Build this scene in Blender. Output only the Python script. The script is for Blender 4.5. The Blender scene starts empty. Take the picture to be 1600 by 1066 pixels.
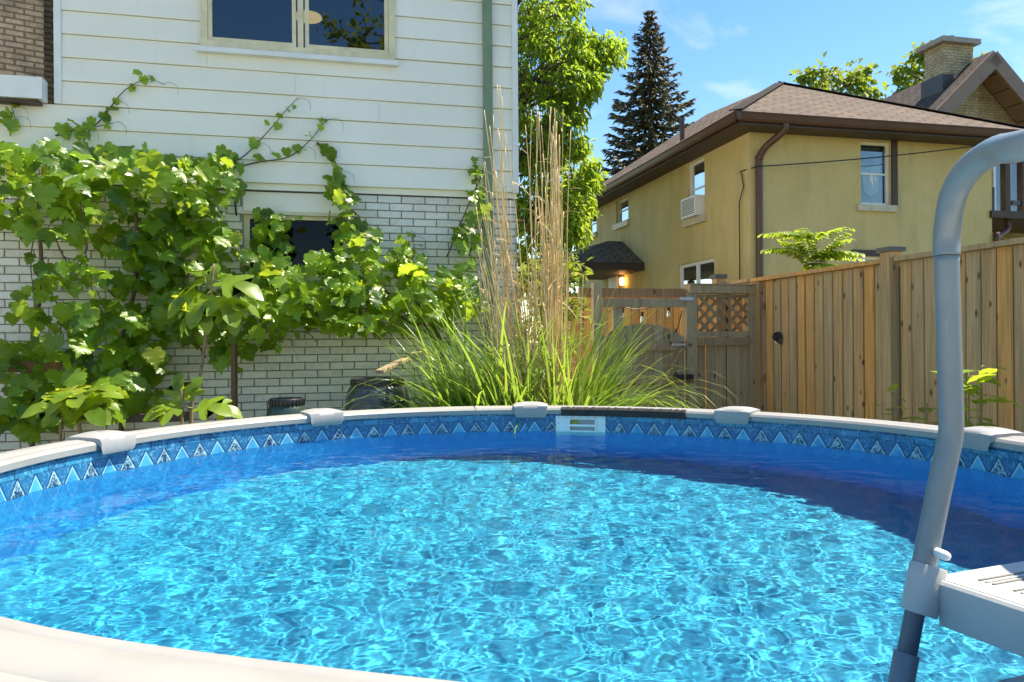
import bpy, math, random
import numpy as np
from mathutils import Vector, Matrix, noise, Euler
rnd = random.Random(7)
S = bpy.context.scene
COL = S.collection
PI = math.pi
# ------------------------------------------------------------------ camera
F, PX, PY, ROLL, CH = 1200.0, 800.0, 533.0, 0.0075, 1.67
cam = bpy.data.cameras.new('camera'); camo = bpy.data.objects.new('camera', cam); COL.objects.link(camo)
camo.location = (0, 0, CH); camo.rotation_euler = (PI/2, ROLL, 0)
cam.lens = 27.0; cam.sensor_width = 36; cam.clip_start = .05; cam.clip_end = 2000
S.camera = camo
# ------------------------------------------------------------------ sky and sun
SUN_EL, SUN_AZ = math.radians(61), math.radians(73)
w = bpy.data.worlds.new('World'); S.world = w; w.use_nodes = True
nt = w.node_tree; bg = nt.nodes['Background']; bg.inputs[1].default_value = .11
sky = nt.nodes.new('ShaderNodeTexSky'); sky.sky_type = 'NISHITA'; sky.sun_disc = False
sky.sun_elevation = SUN_EL; sky.sun_rotation = SUN_AZ; sky.air_density = 1.0; sky.dust_density = .2; sky.ozone_density = 2.2
hs = nt.nodes.new('ShaderNodeHueSaturation'); hs.inputs['Saturation'].default_value = 1.28; hs.inputs['Value'].default_value = 1.0
nt.links.new(sky.outputs[0], hs.inputs['Color'])
tc = nt.nodes.new('ShaderNodeTexCoord'); mp = nt.nodes.new('ShaderNodeMapping'); mp.inputs['Scale'].default_value = (5.0, 5.0, 11)
mp.inputs['Rotation'].default_value = (.3, .25, .4); mp.inputs['Location'].default_value = (1.4, .2, .9)
nt.links.new(tc.outputs['Generated'], mp.inputs[0])
nz = nt.nodes.new('ShaderNodeTexNoise'); nz.inputs['Scale'].default_value = 1.15; nz.inputs['Detail'].default_value = 9; nz.inputs['Roughness'].default_value = .58
nz.inputs['Distortion'].default_value = .5
nt.links.new(mp.outputs[0], nz.inputs['Vector'])
cr = nt.nodes.new('ShaderNodeValToRGB'); cr.color_ramp.elements[0].position = .53; cr.color_ramp.elements[1].position = .82
cr.color_ramp.elements[1].color = (.5, .5, .5, 1)
nt.links.new(nz.outputs[0], cr.inputs[0])
mx = nt.nodes.new('ShaderNodeMixRGB'); mx.inputs[2].default_value = (5.2, 5.4, 5.8, 1)
nt.links.new(cr.outputs[0], mx.inputs[0]); nt.links.new(hs.outputs[0], mx.inputs[1]); nt.links.new(mx.outputs[0], bg.inputs[0])
sl = bpy.data.lights.new('sun', 'SUN'); sl.energy = 4.5; sl.angle = math.radians(.5); sl.color = (1, .97, .92)
so = bpy.data.objects.new('sun', sl); COL.objects.link(so)
SD = Vector((math.sin(SUN_AZ)*math.cos(SUN_EL), math.cos(SUN_AZ)*math.cos(SUN_EL), math.sin(SUN_EL)))
so.rotation_euler = SD.to_track_quat('Z', 'Y').to_euler()
sl.cycles.is_caustics_light = True
S.view_settings.view_transform = 'Standard'; S.view_settings.look = 'None'; S.view_settings.gamma = 1
S.view_settings.exposure = 1.3
S.view_settings.use_white_balance = True; S.view_settings.white_balance_temperature = 7500; S.view_settings.white_balance_tint = 10
S.cycles.use_denoising = True
S.cycles.max_bounces = 10; S.cycles.transparent_max_bounces = 16; S.cycles.transmission_bounces = 8
S.cycles.sample_clamp_indirect = 8
# ------------------------------------------------------------------ measuring helpers
def ray(px, py):
    dx, dy = px-PX, py-PY; c, s = math.cos(ROLL), math.sin(ROLL)
    return Vector(((dx*c+dy*s)/F, 1.0, -(-dx*s+dy*c)/F))
def at(px, py, Y):
    r = ray(px, py); return Vector((r.x*Y, Y, CH+r.z*Y))
GA = math.radians(13.2)
DB = Vector((math.cos(GA), math.sin(GA), 0)); DA = Vector((-math.sin(GA), math.cos(GA), 0)); UP = Vector((0, 0, 1))
class Wall:
    """a vertical plane: origin, direction along it, normal pointing out"""
    def __init__(s, O, d, n): s.O, s.d, s.n = Vector((O[0], O[1], 0)), d, n
    def P(s, a, z, o=0): return s.O + s.d*a + UP*z + s.n*o
    def sz(s, px, py, o=0):
        r = ray(px, py); c = Vector((0, 0, CH)); q = s.O + s.n*o
        t = (q-c).dot(s.n)/r.dot(s.n); h = c+r*t
        return (h-s.O).dot(s.d), h.z
# ------------------------------------------------------------------ mesh helpers
def wloc(o):
    v = Vector((0, 0, 0))
    while o: v += o.location; o = o.parent
    return v
def tag(o, label=None, cat=None, group=None, kind=None):
    if label: o['label'] = label
    if cat: o['category'] = cat
    if group: o['group'] = group
    if kind: o['kind'] = kind
    return o
def thing(name, loc, label, cat, group=None):
    o = bpy.data.objects.new(name, None); COL.objects.link(o); o.location = loc; o.empty_display_size = .1
    return tag(o, label, cat, group)
def link(name, me, parent=None, mat=None):
    o = bpy.data.objects.new(name, me); COL.objects.link(o); o.parent = parent
    if mat and not me.materials: me.materials.append(mat)
    return o
class MB:
    def __init__(s): s.v, s.f, s.uv = [], [], {}
    def add(s, vs, fs):
        b = len(s.v); s.v += [Vector(v) for v in vs]; s.f += [[b+i for i in f] for f in fs]; return s
    def hexa(s, c):      # 8 corners: 0-3 bottom ring, 4-7 top ring
        return s.add(c, [(3, 2, 1, 0), (4, 5, 6, 7), (0, 1, 5, 4), (1, 2, 6, 5), (2, 3, 7, 6), (3, 0, 4, 7)])
    def wbox(s, W, a0, a1, z0, z1, o0, o1):   # box on a wall
        return s.hexa([W.P(a0, z0, o0), W.P(a0, z0, o1), W.P(a1, z0, o1), W.P(a1, z0, o0), W.P(a0, z1, o0), W.P(a0, z1, o1), W.P(a1, z1, o1), W.P(a1, z1, o0)])
    def prism(s, prof, p0, p1, X, Y, caps=True):   # profile (x,y) swept p0 -> p1
        n = len(prof); vs = [p0+X*a+Y*b for a, b in prof]+[p1+X*a+Y*b for a, b in prof]
        fs = [(i, (i+1) % n, n+(i+1) % n, n+i) for i in range(n)]
        if caps: fs += [tuple(range(n-1, -1, -1)), tuple(range(n, 2*n))]
        return s.add(vs, fs)
    def bar(s, p0, p1, wx, wy, ref=UP, ch=.004):  # chamfered bar
        p0, p1 = Vector(p0), Vector(p1); d = (p1-p0).normalized(); X = d.cross(ref)
        if X.length < 1e-4: X = d.cross(Vector((1, 0, 0)))
        X.normalize(); Y = X.cross(d).normalized(); a, b = wx/2, wy/2
        pr = [(-a+ch, -b), (a-ch, -b), (a, -b+ch), (a, b-ch), (a-ch, b), (-a+ch, b), (-a, b-ch), (-a, -b+ch)] if ch else [(-a, -b), (a, -b), (a, b), (-a, b)]
        return s.prism(pr, p0, p1, X, Y)
    def tube(s, pts, r, n=8, caps=True):
        pts = [Vector(p) for p in pts]; rs = r if isinstance(r, (list, tuple)) else [r]*len(pts)
        b = len(s.v); X = None
        for i, p in enumerate(pts):
            d = (pts[min(i+1, len(pts)-1)]-pts[max(i-1, 0)]).normalized()
            if X is None:
                X = d.cross(UP if abs(d.z) < .9 else Vector((0, 1, 0))).normalized()
            else: X = (X-d*X.dot(d)).normalized()
            Y = d.cross(X)
            for k in range(n):
                a = 2*PI*k/n; s.v.append(p+(X*math.cos(a)+Y*math.sin(a))*rs[i])
        for i in range(len(pts)-1):
            for k in range(n):
                k2 = (k+1) % n; s.f.append([b+i*n+k, b+i*n+k2, b+(i+1)*n+k2, b+(i+1)*n+k])
        if caps:
            s.f.append([b+k for k in range(n-1, -1, -1)]); s.f.append([b+(len(pts)-1)*n+k for k in range(n)])
        return s
    def lathe(s, c, prof, n=32):   # (r,z) profile round a vertical axis
        c = Vector(c); b = len(s.v)
        for r, z in prof:
            for k in range(n):
                a = 2*PI*k/n; s.v.append(c+Vector((r*math.cos(a), r*math.sin(a), z)))
        for i in range(len(prof)-1):
            for k in range(n):
                k2 = (k+1) % n; s.f.append([b+i*n+k, b+i*n+k2, b+(i+1)*n+k2, b+(i+1)*n+k])
        return s
    def build(s, name, mat, parent=None, smooth=False, kind=None):
        off = wloc(parent) if parent else Vector((0, 0, 0))
        me = bpy.data.meshes.new(name); me.from_pydata([tuple(v-off) for v in s.v], [], s.f)
        me.validate()
        if s.uv:
            L = me.uv_layers.new(name='UVMap')
            for p in me.polygons:
                for li in p.loop_indices: L.data[li].uv = s.uv.get(me.loops[li].vertex_index, (0, 0))
        if smooth: me.polygons.foreach_set('use_smooth', [True]*len(me.polygons))
        me.materials.append(mat)
        o = link(name, me, parent)
        if smooth == 'auto': 
            me.set_sharp_from_angle(angle=math.radians(40))
        if kind: o['kind'] = kind
        return o
def scatter(name, temp, mats, mat, parent, smooth=True, kind=None):
    """many copies of a small mesh joined into one object; temp=(verts,faces) or a list of them"""
    temps = temp if isinstance(temp, list) else [temp]
    off = np.array(wloc(parent)) if parent else np.zeros(3)
    V, Fc, b = [], [], 0
    for i, M in enumerate(mats):
        tv, tf = temps[i % len(temps)]
        a = np.array(M); v = tv @ a[:3, :3].T + a[:3, 3] - off
        V.append(v); Fc += [[b+k for k in f] for f in tf]; b += len(tv)
    me = bpy.data.meshes.new(name); me.from_pydata(np.concatenate(V).tolist(), [], Fc)
    if smooth: me.polygons.foreach_set('use_smooth', [True]*len(me.polygons))
    me.materials.append(mat); o = link(name, me, parent)
    if kind: o['kind'] = kind
    return o
def frame(pos, y, zhint, sc=1.0):
    """matrix whose local +Y runs along y and +Z near zhint"""
    y = Vector(y).normalized(); x = y.cross(Vector(zhint))
    if x.length < 1e-4: x = y.cross(Vector((1, .1, .2)))
    x.normalize(); z = x.cross(y)
    M = Matrix((x, y, z)).transposed().to_4x4()
    M = M @ Matrix.Scale(sc, 4); M.translation = Vector(pos); return M
def rv(s=1): return Vector((rnd.uniform(-s, s), rnd.uniform(-s, s), rnd.uniform(-s, s)))
# ------------------------------------------------------------------ material helpers
class Mt:
    def __init__(s, name):
        s.m = bpy.data.materials.new(name); s.m.use_nodes = True; s.nt = s.m.node_tree; s.nt.nodes.clear()
        s.out = s.nt.nodes.new('ShaderNodeOutputMaterial'); s.tc = None
    def n(s, typ, ins=None, **pr):
        nd = s.nt.nodes.new('ShaderNode'+typ)
        for k, v in pr.items(): setattr(nd, k, v)
        for k, v in (ins or {}).items():
            if isinstance(v, bpy.types.NodeSocket): s.nt.links.new(v, nd.inputs[k])
            elif v is not None:
                if isinstance(v, tuple) and len(v) == 3 and nd.inputs[k].type == 'RGBA': v = (*v, 1)
                nd.inputs[k].default_value = v
        return nd
    def co(s, which='Object'):
        if not s.tc: s.tc = s.n('TexCoord')
        return s.tc.outputs[which]
    def vary(s):      # object coordinates, shifted by a random amount for each object
        oi = s.n('ObjectInfo'); k = s.math('MULTIPLY', oi.outputs['Random'], 37.0)
        return s.n('VectorMath', {0: s.co(), 1: s.n('CombineXYZ', {0: k, 1: k, 2: k}).outputs[0]}, operation='ADD').outputs[0]
    def rand(s):      # one random number for each object and each mesh island
        a = s.n('ObjectInfo').outputs['Random']; b = s.n('NewGeometry').outputs['Random Per Island']
        return s.math('FRACT', s.math('ADD', a, b))
    def map(s, v, sc=(1, 1, 1), rot=(0, 0, 0)): return s.n('Mapping', {0: v, 'Scale': sc, 'Rotation': rot}).outputs[0]
    def noise(s, v, sc, det=4, ro=.55, dist=0): return s.n('TexNoise', {'Vector': v, 'Scale': sc, 'Detail': det, 'Roughness': ro, 'Distortion': dist}).outputs[0]
    def math(s, op, a, b=None, cl=False): return s.n('Math', {0: a, 1: b}, operation=op, use_clamp=cl).outputs[0]
    def ramp(s, fac, stops):
        r = s.n('ValToRGB', {0: fac}); e = r.color_ramp.elements
        while len(e) < len(stops): e.new(.5)
        for i, (p, c) in enumerate(stops):
            e[i].position = p; e[i].color = (*c, 1) if isinstance(c, tuple) else (c, c, c, 1)
        return r.outputs[0]
    def mix(s, fac, a, b, mode='MIX'): return s.n('MixRGB', {0: fac, 1: a, 2: b}, blend_type=mode).outputs[0]
    def bump(s, h, st=.3, d=.01): return s.n('Bump', {'Height': h, 'Strength': st, 'Distance': d}).outputs[0]
    def pr(s, col, rough=.6, nrm=None, spec=.5, metal=0, **kw):
        ins = {'Base Color': col, 'Roughness': rough, 'Specular IOR Level': spec, 'Metallic': metal}; ins.update(kw)
        if nrm: ins['Normal'] = nrm
        return s.n('BsdfPrincipled', ins)
    def done(s, sh): s.nt.links.new(sh.outputs[0], s.out.inputs[0]); return s.m
def plain(name, col, rough=.5, var=.12, sc=6, bump=.1, spec=.5, metal=0):
    t = Mt(name); v = t.vary(); n = t.noise(v, sc, 5); n2 = t.noise(v, sc*14, 3)
    c = t.mix(t.ramp(n, [(.3, 0), (.7, 1)]), tuple(x*(1-var) for x in col), tuple(min(1, x*(1+var)) for x in col))
    return t.done(t.pr(c, t.math('ADD', t.math('MULTIPLY', n2, .12), rough-.06), t.bump(n2, bump, .003), spec, metal))
def wood(name, c1, c2, grey, greyamt=.5, sc=1.0, knot=True):
    t = Mt(name); v = t.vary(); r = t.rand()
    g = t.noise(t.map(v, (26*sc, 26*sc, 1.1*sc)), 1, 6, .6, .6); g2 = t.noise(t.map(v, (110*sc, 110*sc, 3*sc)), 1, 3)
    base = t.mix(t.ramp(r, [(.1, 0), (.9, 1)]), tuple(x*1.12 for x in c1), tuple(x*.9 for x in c2))
    big = t.noise(t.map(v, (3, 3, .8)), 1, 4, .6)
    gm = t.ramp(t.math('ADD', big, t.math('MULTIPLY', t.math('SUBTRACT', t.math('FRACT', t.math('MULTIPLY', r, 5.7)), .5), .75)), [(.62-.5*greyamt, 0), (.95-.5*greyamt, .9)])
    c = t.mix(gm, base, grey)
    c = t.mix(t.ramp(g, [(.34, .75), (.62, 0)]), c, t.mix(.45, c, (.05, .03, .015), 'MIX'))
    c = t.mix(t.ramp(g2, [(.35, .28), (.6, 0)]), c, (.07, .045, .03))
    h = t.math('ADD', g, t.math('MULTIPLY', g2, .5))
    if knot:
        vo = t.n('TexVoronoi', {'Vector': t.map(v, (8.5, 8.5, 4.2)), 'Scale': 1.0, 'Randomness': 1.0})
        k = t.ramp(t.math('ADD', vo.outputs['Distance'], t.math('MULTIPLY', t.math('SUBTRACT', g, .5), .12)), [(.07, 1), (.16, 0)])
        c = t.mix(t.math('MULTIPLY', k, .85), c, (.055, .03, .016))
    return t.done(t.pr(c, .78, t.bump(h, .35, .004), .25))
def leafmat(name, dark, light, trans, tamt=.42, rough=.36, spec=.5, vein=True, sc=1):
    t = Mt(name); r = t.rand(); n = t.noise(t.vary(), 9*sc, 3)
    f = t.ramp(t.math('ADD', r, t.math('MULTIPLY', t.math('SUBTRACT', n, .5), .5)), [(.05, 0), (.8, 1)])
    c = t.mix(f, dark, light); c = t.mix(t.ramp(t.math('FRACT', t.math('MULTIPLY', r, 7.3)), [(.88, 0), (.97, .7)]), c, (light[0]*2.1, light[1]*1.25, light[2])); tr = t.mix(f, tuple(x*.75 for x in trans), trans)
    p = t.pr(c, rough, t.bump(t.noise(t.vary(), 40*sc, 2), .25, .004), spec)
    tl = t.n('BsdfTranslucent', {'Color': tr})
    return t.done(t.n('MixShader', {0: tamt, 1: p.outputs[0], 2: tl.outputs[0]}))
def glassmat(name, tint=(.75, .8, .8), base=.02, k=.9):
    t = Mt(name); fr = t.n('Fresnel', {'IOR': 1.52}).outputs[0]
    f = t.math('ADD', t.math('MULTIPLY', fr, k), base, True)
    wv = t.bump(t.noise(t.co(), 1.6, 2), .04, .05)
    g = t.n('BsdfGlossy', {'Color': (.9, .95, 1), 'Roughness': .015, 'Normal': wv}); tr = t.n('BsdfTransparent', {'Color': tint})
    return t.done(t.n('MixShader', {0: f, 1: tr.outputs[0], 2: g.outputs[0]}))
def emit(name, col, st):
    t = Mt(name); return t.done(t.n('Emission', {'Color': col, 'Strength': st}))
M = {}
def mats():
    # painted and metal house surfaces
    t = Mt('siding'); v = t.co(); n = t.noise(v, 1.3, 5, .6); st = t.noise(t.map(v, (5, 5, .7)), 2.2, 4)
    c = t.mix(t.ramp(n, [(.35, 0), (.7, 1)]), (.79, .76, .65), (.84, .81, .71)); c = t.mix(t.ramp(st, [(.58, 0), (.8, .12)]), c, (.45, .44, .36))
    M['siding'] = t.done(t.pr(c, .5, t.bump(t.noise(v, 90, 2), .05, .002), .35))
    M['white'] = plain('white_paint', (.74, .74, .71), .45, .06, 5, .05)
    M['cream'] = plain('cream_paint', (.66, .58, .37), .5, .14, 9, .12)
    M['pvc'] = plain('white_window_frame', (.78, .78, .76), .35, .05, 5, .04)
    M['green_metal'] = plain('green_downspout_metal', (.17, .235, .135), .42, .12, 6, .05)
    M['brown_metal'] = plain('brown_gutter_metal', (.085, .036, .024), .38, .15, 4, .05)
    M['brown_wood'] = plain('brown_painted_wood', (.060, .036, .026), .6, .2, 7, .2)
    M['taupe'] = plain('taupe_painted_board', (.22, .145, .10), .55, .12, 5, .15)
    M['sill'] = plain('stone_sill', (.55, .49, .36), .75, .12, 10, .25)
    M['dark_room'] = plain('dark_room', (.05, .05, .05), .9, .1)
    M['curtain'] = plain('sheer_curtain', (.42, .43, .42), .9, .12, 8)
    M['glass'] = glassmat('window_glass'); M['glass_up'] = glassmat('dark_window_glass', (.3, .34, .4), .05, 1.1)
    M['bounce_paver'] = plain('bounce_paving', (.62, .57, .50), .85, .12, 3, .3)
    M['glass_low'] = glassmat('screened_window_glass', (.12, .13, .13), .0, .35)
    M['concrete'] = plain('concrete', (.34, .31, .27), .85, .2, 12, .4)
    # bricks
    t = Mt('white_brick'); r = t.rand(); v = t.vary(); n = t.noise(v, 22, 4)
    c = t.mix(r, (.64, .61, .54), (.75, .72, .65)); c = t.mix(t.ramp(n, [(.5, 0), (.75, .35)]), c, (.33, .30, .25))
    M['brick'] = t.done(t.pr(c, .55, t.bump(t.noise(v, 120, 3), .25, .002), .4))
    M['mortar'] = plain('dark_mortar', (.28, .24, .185), .95, .2, 30, .3)
    def brickwork(name, a, b, mort, sx, sy, ms=.014):
        t = Mt(name); uv = t.co('UV')
        bt = t.n('TexBrick', {'Vector': uv, 'Color1': a, 'Color2': b, 'Mortar': mort, 'Scale': 1.0, 'Mortar Size': ms, 'Mortar Smooth': .15, 'Bias': 0.0, 'Brick Width': sx, 'Row Height': sy})
        n = t.noise(uv, 3, 5); n2 = t.noise(uv, 22, 4)
        c = t.mix(t.ramp(n, [(.45, 0), (.7, .55)]), bt.outputs[0], (.11, .075, .045)); c = t.mix(t.ramp(n2, [(.4, .25), (.6, 0)]), c, (.1, .07, .04))
        h = t.math('SUBTRACT', t.math('MULTIPLY', n2, .3), bt.outputs['Fac'])
        return t.done(t.pr(c, .85, t.bump(h, .6, .012), .25))
    M['buff_brick'] = brickwork('buff_brickwork', (.64, .52, .30), (.50, .39, .22), (.34, .28, .19), .225, .075)
    M['sun_tone_brick'] = brickwork('sun_toned_buff_brickwork', (.80, .60, .40), (.70, .50, .31), (.34, .23, .15), .22, .076)  # lighter, warmer brick colour stands in for sunlight on the neighbour wall
    # stucco
    t = Mt('yellow_stucco'); v = t.co(); n = t.noise(v, 1.1, 6, .62); n2 = t.noise(t.map(v, (2.2, 2.2, .5)), 1.6, 5, .6); n3 = t.noise(v, 45, 4)
    c = t.mix(t.ramp(n, [(.3, 0), (.72, 1)]), (.56, .43, .19), (.66, .52, .25)); c = t.mix(t.ramp(n2, [(.5, 0), (.72, .5)]), c, (.38, .305, .15))
    M['stucco'] = t.done(t.pr(c, .9, t.bump(t.math('ADD', n3, t.math('MULTIPLY', n, .6)), .45, .012), .2))
    # shingles (UV in metres: u along the eave, v up the slope)
    def shingles(name, a, b, c3):
        t = Mt(name); uv = t.co('UV')
        bt = t.n('TexBrick', {'Vector': uv, 'Color1': a, 'Color2': b, 'Mortar': (.02, .016, .013), 'Scale': 1.0, 'Mortar Size': .016, 'Mortar Smooth': .4, 'Bias': -.1, 'Brick Width': .31, 'Row Height': .135})
        bt.offset = .37
        n = t.noise(uv, 1.2, 5, .6); n2 = t.noise(uv, 60, 3)
        c = t.mix(t.ramp(n, [(.4, 0), (.75, .7)]), bt.outputs[0], c3); c = t.mix(t.ramp(n2, [(.35, .5), (.65, 0)]), c, (.03, .025, .02))
        sep = t.n('SeparateXYZ', {0: uv}); saw = t.math('FRACT', t.math('DIVIDE', sep.outputs[1], .135))
        h = t.math('SUBTRACT', t.math('MULTIPLY', n2, .25), t.math('ADD', t.math('MULTIPLY', saw, .9), bt.outputs['Fac']))
        return t.done(t.pr(c, .92, t.bump(h, .8, .015), .15))
    M['shingle'] = shingles('brown_shingles', (.17, .125, .095), (.24, .18, .135), (.13, .10, .08))
    M['shingle_dark'] = shingles('dark_shingles', (.24, .18, .14), (.32, .24, .18), (.18, .14, .11))
    M['shingle_grey'] = shingles('grey_shingles', (.11, .085, .075), (.16, .125, .105), (.08, .065, .06))
    # timber
    M['cedar'] = wood('cedar_board', (.62, .33, .11), (.54, .385, .22), (.50, .37, .21), .5)
    M['cedar_lit'] = wood('sun_toned_cedar_board', (.52, .27, .085), (.45, .215, .065), (.38, .24, .11), .3)  # cedar again, oranger so the sunlit look is in the colour
    M['old_wood'] = wood('weathered_grey_wood', (.45, .32, .17), (.38, .275, .16), (.45, .365, .23), .65)
    M['old_brown'] = wood('weathered_brown_wood', (.44, .24, .11), (.38, .205, .10), (.38, .28, .17), .5)
    M['stake'] = wood('brown_stake', (.20, .095, .045), (.2, .1, .05), (.16, .10, .06), .4, knot=False)
    M['black'] = plain('black_plastic', (.018, .018, .02), .4, .2, 10, .1)
    M['cap_metal'] = plain('dark_post_cap', (.055, .055, .055), .4, .2, 12, .1)
    M['steel'] = plain('galvanised_steel', (.55, .56, .56), .4, .15, 14, .1, .5, .7)
    # pool
    t = Mt('pool_rail'); v = t.vary(); n = t.noise(v, 5, 6, .62); n2 = t.noise(v, 40, 4); n3 = t.noise(v, 2.2, 3)
    c = t.mix(t.ramp(n, [(.42, 0), (.7, .5)]), (.315, .308, .29), (.25, .238, .212)); c = t.mix(t.ramp(n3, [(.60, 0), (.78, .35)]), c, (.52, .44, .34))
    c = t.mix(t.ramp(n2, [(.66, 0), (.8, .25)]), c, (.36, .26, .17))
    M['rail'] = t.done(t.pr(c, .42, t.bump(n2, .06, .002), .4))
    M['cap'] = plain('grey_rail_cap', (.31, .307, .30), .45, .10, 7, .15)
    M['strip'] = plain('perished_black_strip', (.032, .026, .023), .8, .4, 22, .5)
    M['pool_wall'] = plain('pool_wall_steel', (.62, .63, .62), .5, .08, 4, .05)
    M['skim'] = plain('skimmer_plastic', (.74, .78, .78), .35, .06, 8, .04)
    # printed liner: u = metres along the wall, v = metres below the rim
    t = Mt('printed_liner'); uv = t.co('UV'); sep = t.n('SeparateXYZ', {0: uv}); u, v = sep.outputs[0], sep.outputs[1]
    marb = t.noise(uv, 34, 5, .68, 1.6); marb2 = t.noise(uv, 9, 4, .6, .8); big = t.noise(uv, 5, 4)
    bt = t.n('TexBrick', {'Vector': uv, 'Color1': (.006, .11, .27), 'Color2': (.016, .26, .44), 'Mortar': (.002, .016, .045), 'Scale': 1.0, 'Mortar Size': .0022, 'Mortar Smooth': .1, 'Brick Width': .105, 'Row Height': .035})
    tile = t.mix(t.ramp(marb, [(.50, 0), (.64, .7)]), bt.outputs[0], (.16, .44, .58)); tile = t.mix(t.ramp(marb2, [(.3, .55), (.5, 0)]), tile, (.003, .02, .09))
    Pp = .113; q = t.math('DIVIDE', u, Pp); fr = t.math('FRACT', q); tri = t.math('ABSOLUTE', t.math('SUBTRACT', t.math('MULTIPLY', fr, 2.0), 1.0))   # 0 at the peak
    vl = t.math('DIVIDE', t.math('SUBTRACT', v, .072), .085); dd = t.math('SUBTRACT', vl, tri)
    inside = t.math('GREATER_THAN', dd, 0.0); edge = t.math('LESS_THAN', t.math('ABSOLUTE', t.math('SUBTRACT', dd, .10)), .065); dk = t.math('LESS_THAN', t.math('ABSOLUTE', t.math('ADD', dd, .07)), .06)
    odd = t.math('GREATER_THAN', t.math('FRACT', t.math('MULTIPLY', t.math('FLOOR', q), .5)), .25)
    lightc = t.mix(t.ramp(marb2, [(.35, 0), (.65, 1)]), (.015, .22, .46), (.05, .38, .60))
    darkc = t.mix(t.ramp(marb, [(.46, 0), (.60, 1)]), (.003, .035, .11), (.26, .48, .56))
    up = t.mix(odd, lightc, darkc); dn = t.mix(t.ramp(marb, [(.5, 0), (.7, 1)]), (.008, .12, .28), (.12, .38, .52))
    tc_ = t.mix(inside, dn, up); tc_ = t.mix(t.math('MULTIPLY', edge, .6), tc_, (.40, .60, .66)); tc_ = t.mix(t.math('MULTIPLY', dk, .75), tc_, (.003, .018, .06))
    plainw = t.mix(t.ramp(t.math('ADD', t.math('MULTIPLY', big, .5), t.math('MULTIPLY', marb, .5)), [(.35, 0), (.65, 1)]), (.010, .30, .74), (.022, .42, .84))
    c = t.mix(t.math('GREATER_THAN', v, .070), tile, tc_); c = t.mix(t.math('GREATER_THAN', v, .158), c, plainw)
    M['liner'] = t.done(t.pr(c, .35, None, .4))
    t = Mt('liner_floor'); v = t.co(); n = t.noise(v, 7, 5, .65, 1.2); n2 = t.noise(v, 30, 4, .6, 1.5)
    c = t.mix(t.ramp(n, [(.35, 0), (.65, 1)]), (.006, .235, .39), (.016, .30, .45)); c = t.mix(t.ramp(n2, [(.52, 0), (.72, .5)]), c, (.09, .40, .50))
    M['floor'] = t.done(t.pr(c, .5, None, .3))
    t = Mt('water'); rfr = t.n('BsdfRefraction', {'Color': (.84, .98, .99), 'Roughness': 0.0, 'IOR': 1.333}); gls = t.n('BsdfGlossy', {'Roughness': 0.0})
    M['water'] = t.done(t.n('MixShader', {0: t.math('MULTIPLY', t.n('Fresnel', {'IOR': 1.333}).outputs[0], .45), 1: rfr.outputs[0], 2: gls.outputs[0]}))
    # ladder
    t = Mt('grey_coated_tube'); v = t.co(); sc_ = t.noise(t.map(v, (160, 160, 9)), 1, 3); n = t.noise(v, 9, 4)
    c = t.mix(t.ramp(n, [(.35, 0), (.7, 1)]), (.165, .212, .235), (.195, .24, .26)); c = t.mix(t.ramp(sc_, [(.66, 0), (.76, .3)]), c, (.40, .42, .42))
    M['ladder'] = t.done(t.pr(c, t.math('ADD', t.math('MULTIPLY', n, .16), .27), None, .5, .05))
    M['ladder_dark'] = plain('dark_grey_tube', (.095, .112, .13), .38, .15, 12, .05)
    M['step'] = plain('pale_grey_plastic', (.42, .42, .40), .5, .10, 9, .15)
    M['groove'] = plain('dull_grey', (.20, .19, .175), .8, .2, 9, .1)  # flat grey shared by slots, ribs, screws and the strip under the siding
    # plants
    M['grape'] = leafmat('grape_leaf', (.020, .078, .008), (.15, .27, .022), (.60, .80, .06), .48, .31)
    M['fig'] = leafmat('fig_leaf', (.10, .20, .02), (.20, .32, .035), (.76, .86, .06), .52, .33, .5)
    M['maple'] = leafmat('maple_leaf', (.075, .18, .02), (.17, .29, .03), (.48, .66, .05), .48, .45, .3, sc=2)
    M['far_leaf'] = leafmat('far_tree_leaf', (.08, .15, .02), (.15, .23, .035), (.42, .52, .05), .4, .5, .3)
    M['weed'] = leafmat('weed_leaf', (.13, .25, .025), (.22, .35, .04), (.60, .75, .06), .42, .4)
    M['grass'] = leafmat('reed_blade', (.09, .20, .03), (.22, .36, .06), (.50, .70, .08), .42, .33, .5)
    M['straw'] = plain('dry_straw', (.70, .49, .22), .65, .32, 7, .2)
    M['spruce'] = leafmat('spruce_needles', (.085, .085, .042), (.19, .185, .105), (.16, .16, .07), .12, .55, .25)
    M['cone'] = plain('spruce_cones', (.085, .045, .025), .8, .3, 5, .3)
    M['bark'] = plain('bark', (.10, .07, .05), .9, .35, 9, .8)
    M['vine_stem'] = plain('vine_stem', (.11, .065, .04), .8, .3, 14, .5)
    M['shoot'] = plain('green_shoot', (.20, .20, .06), .6, .25, 14, .2)
    M['fig_stem'] = plain('fig_stem', (.24, .16, .09), .75, .25, 14, .5)
    t = Mt('ground'); v = t.co(); n = t.noise(v, .8, 6, .6); n2 = t.noise(v, 25, 4)
    c = t.mix(t.ramp(n, [(.4, 0), (.62, 1)]), (.07, .10, .03), (.14, .115, .075)); c = t.mix(t.ramp(n2, [(.3, .5), (.6, 0)]), c, (.045, .05, .02))
    M['ground'] = t.done(t.pr(c, .95, t.bump(n2, .8, .03), .1))
mats()
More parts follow.
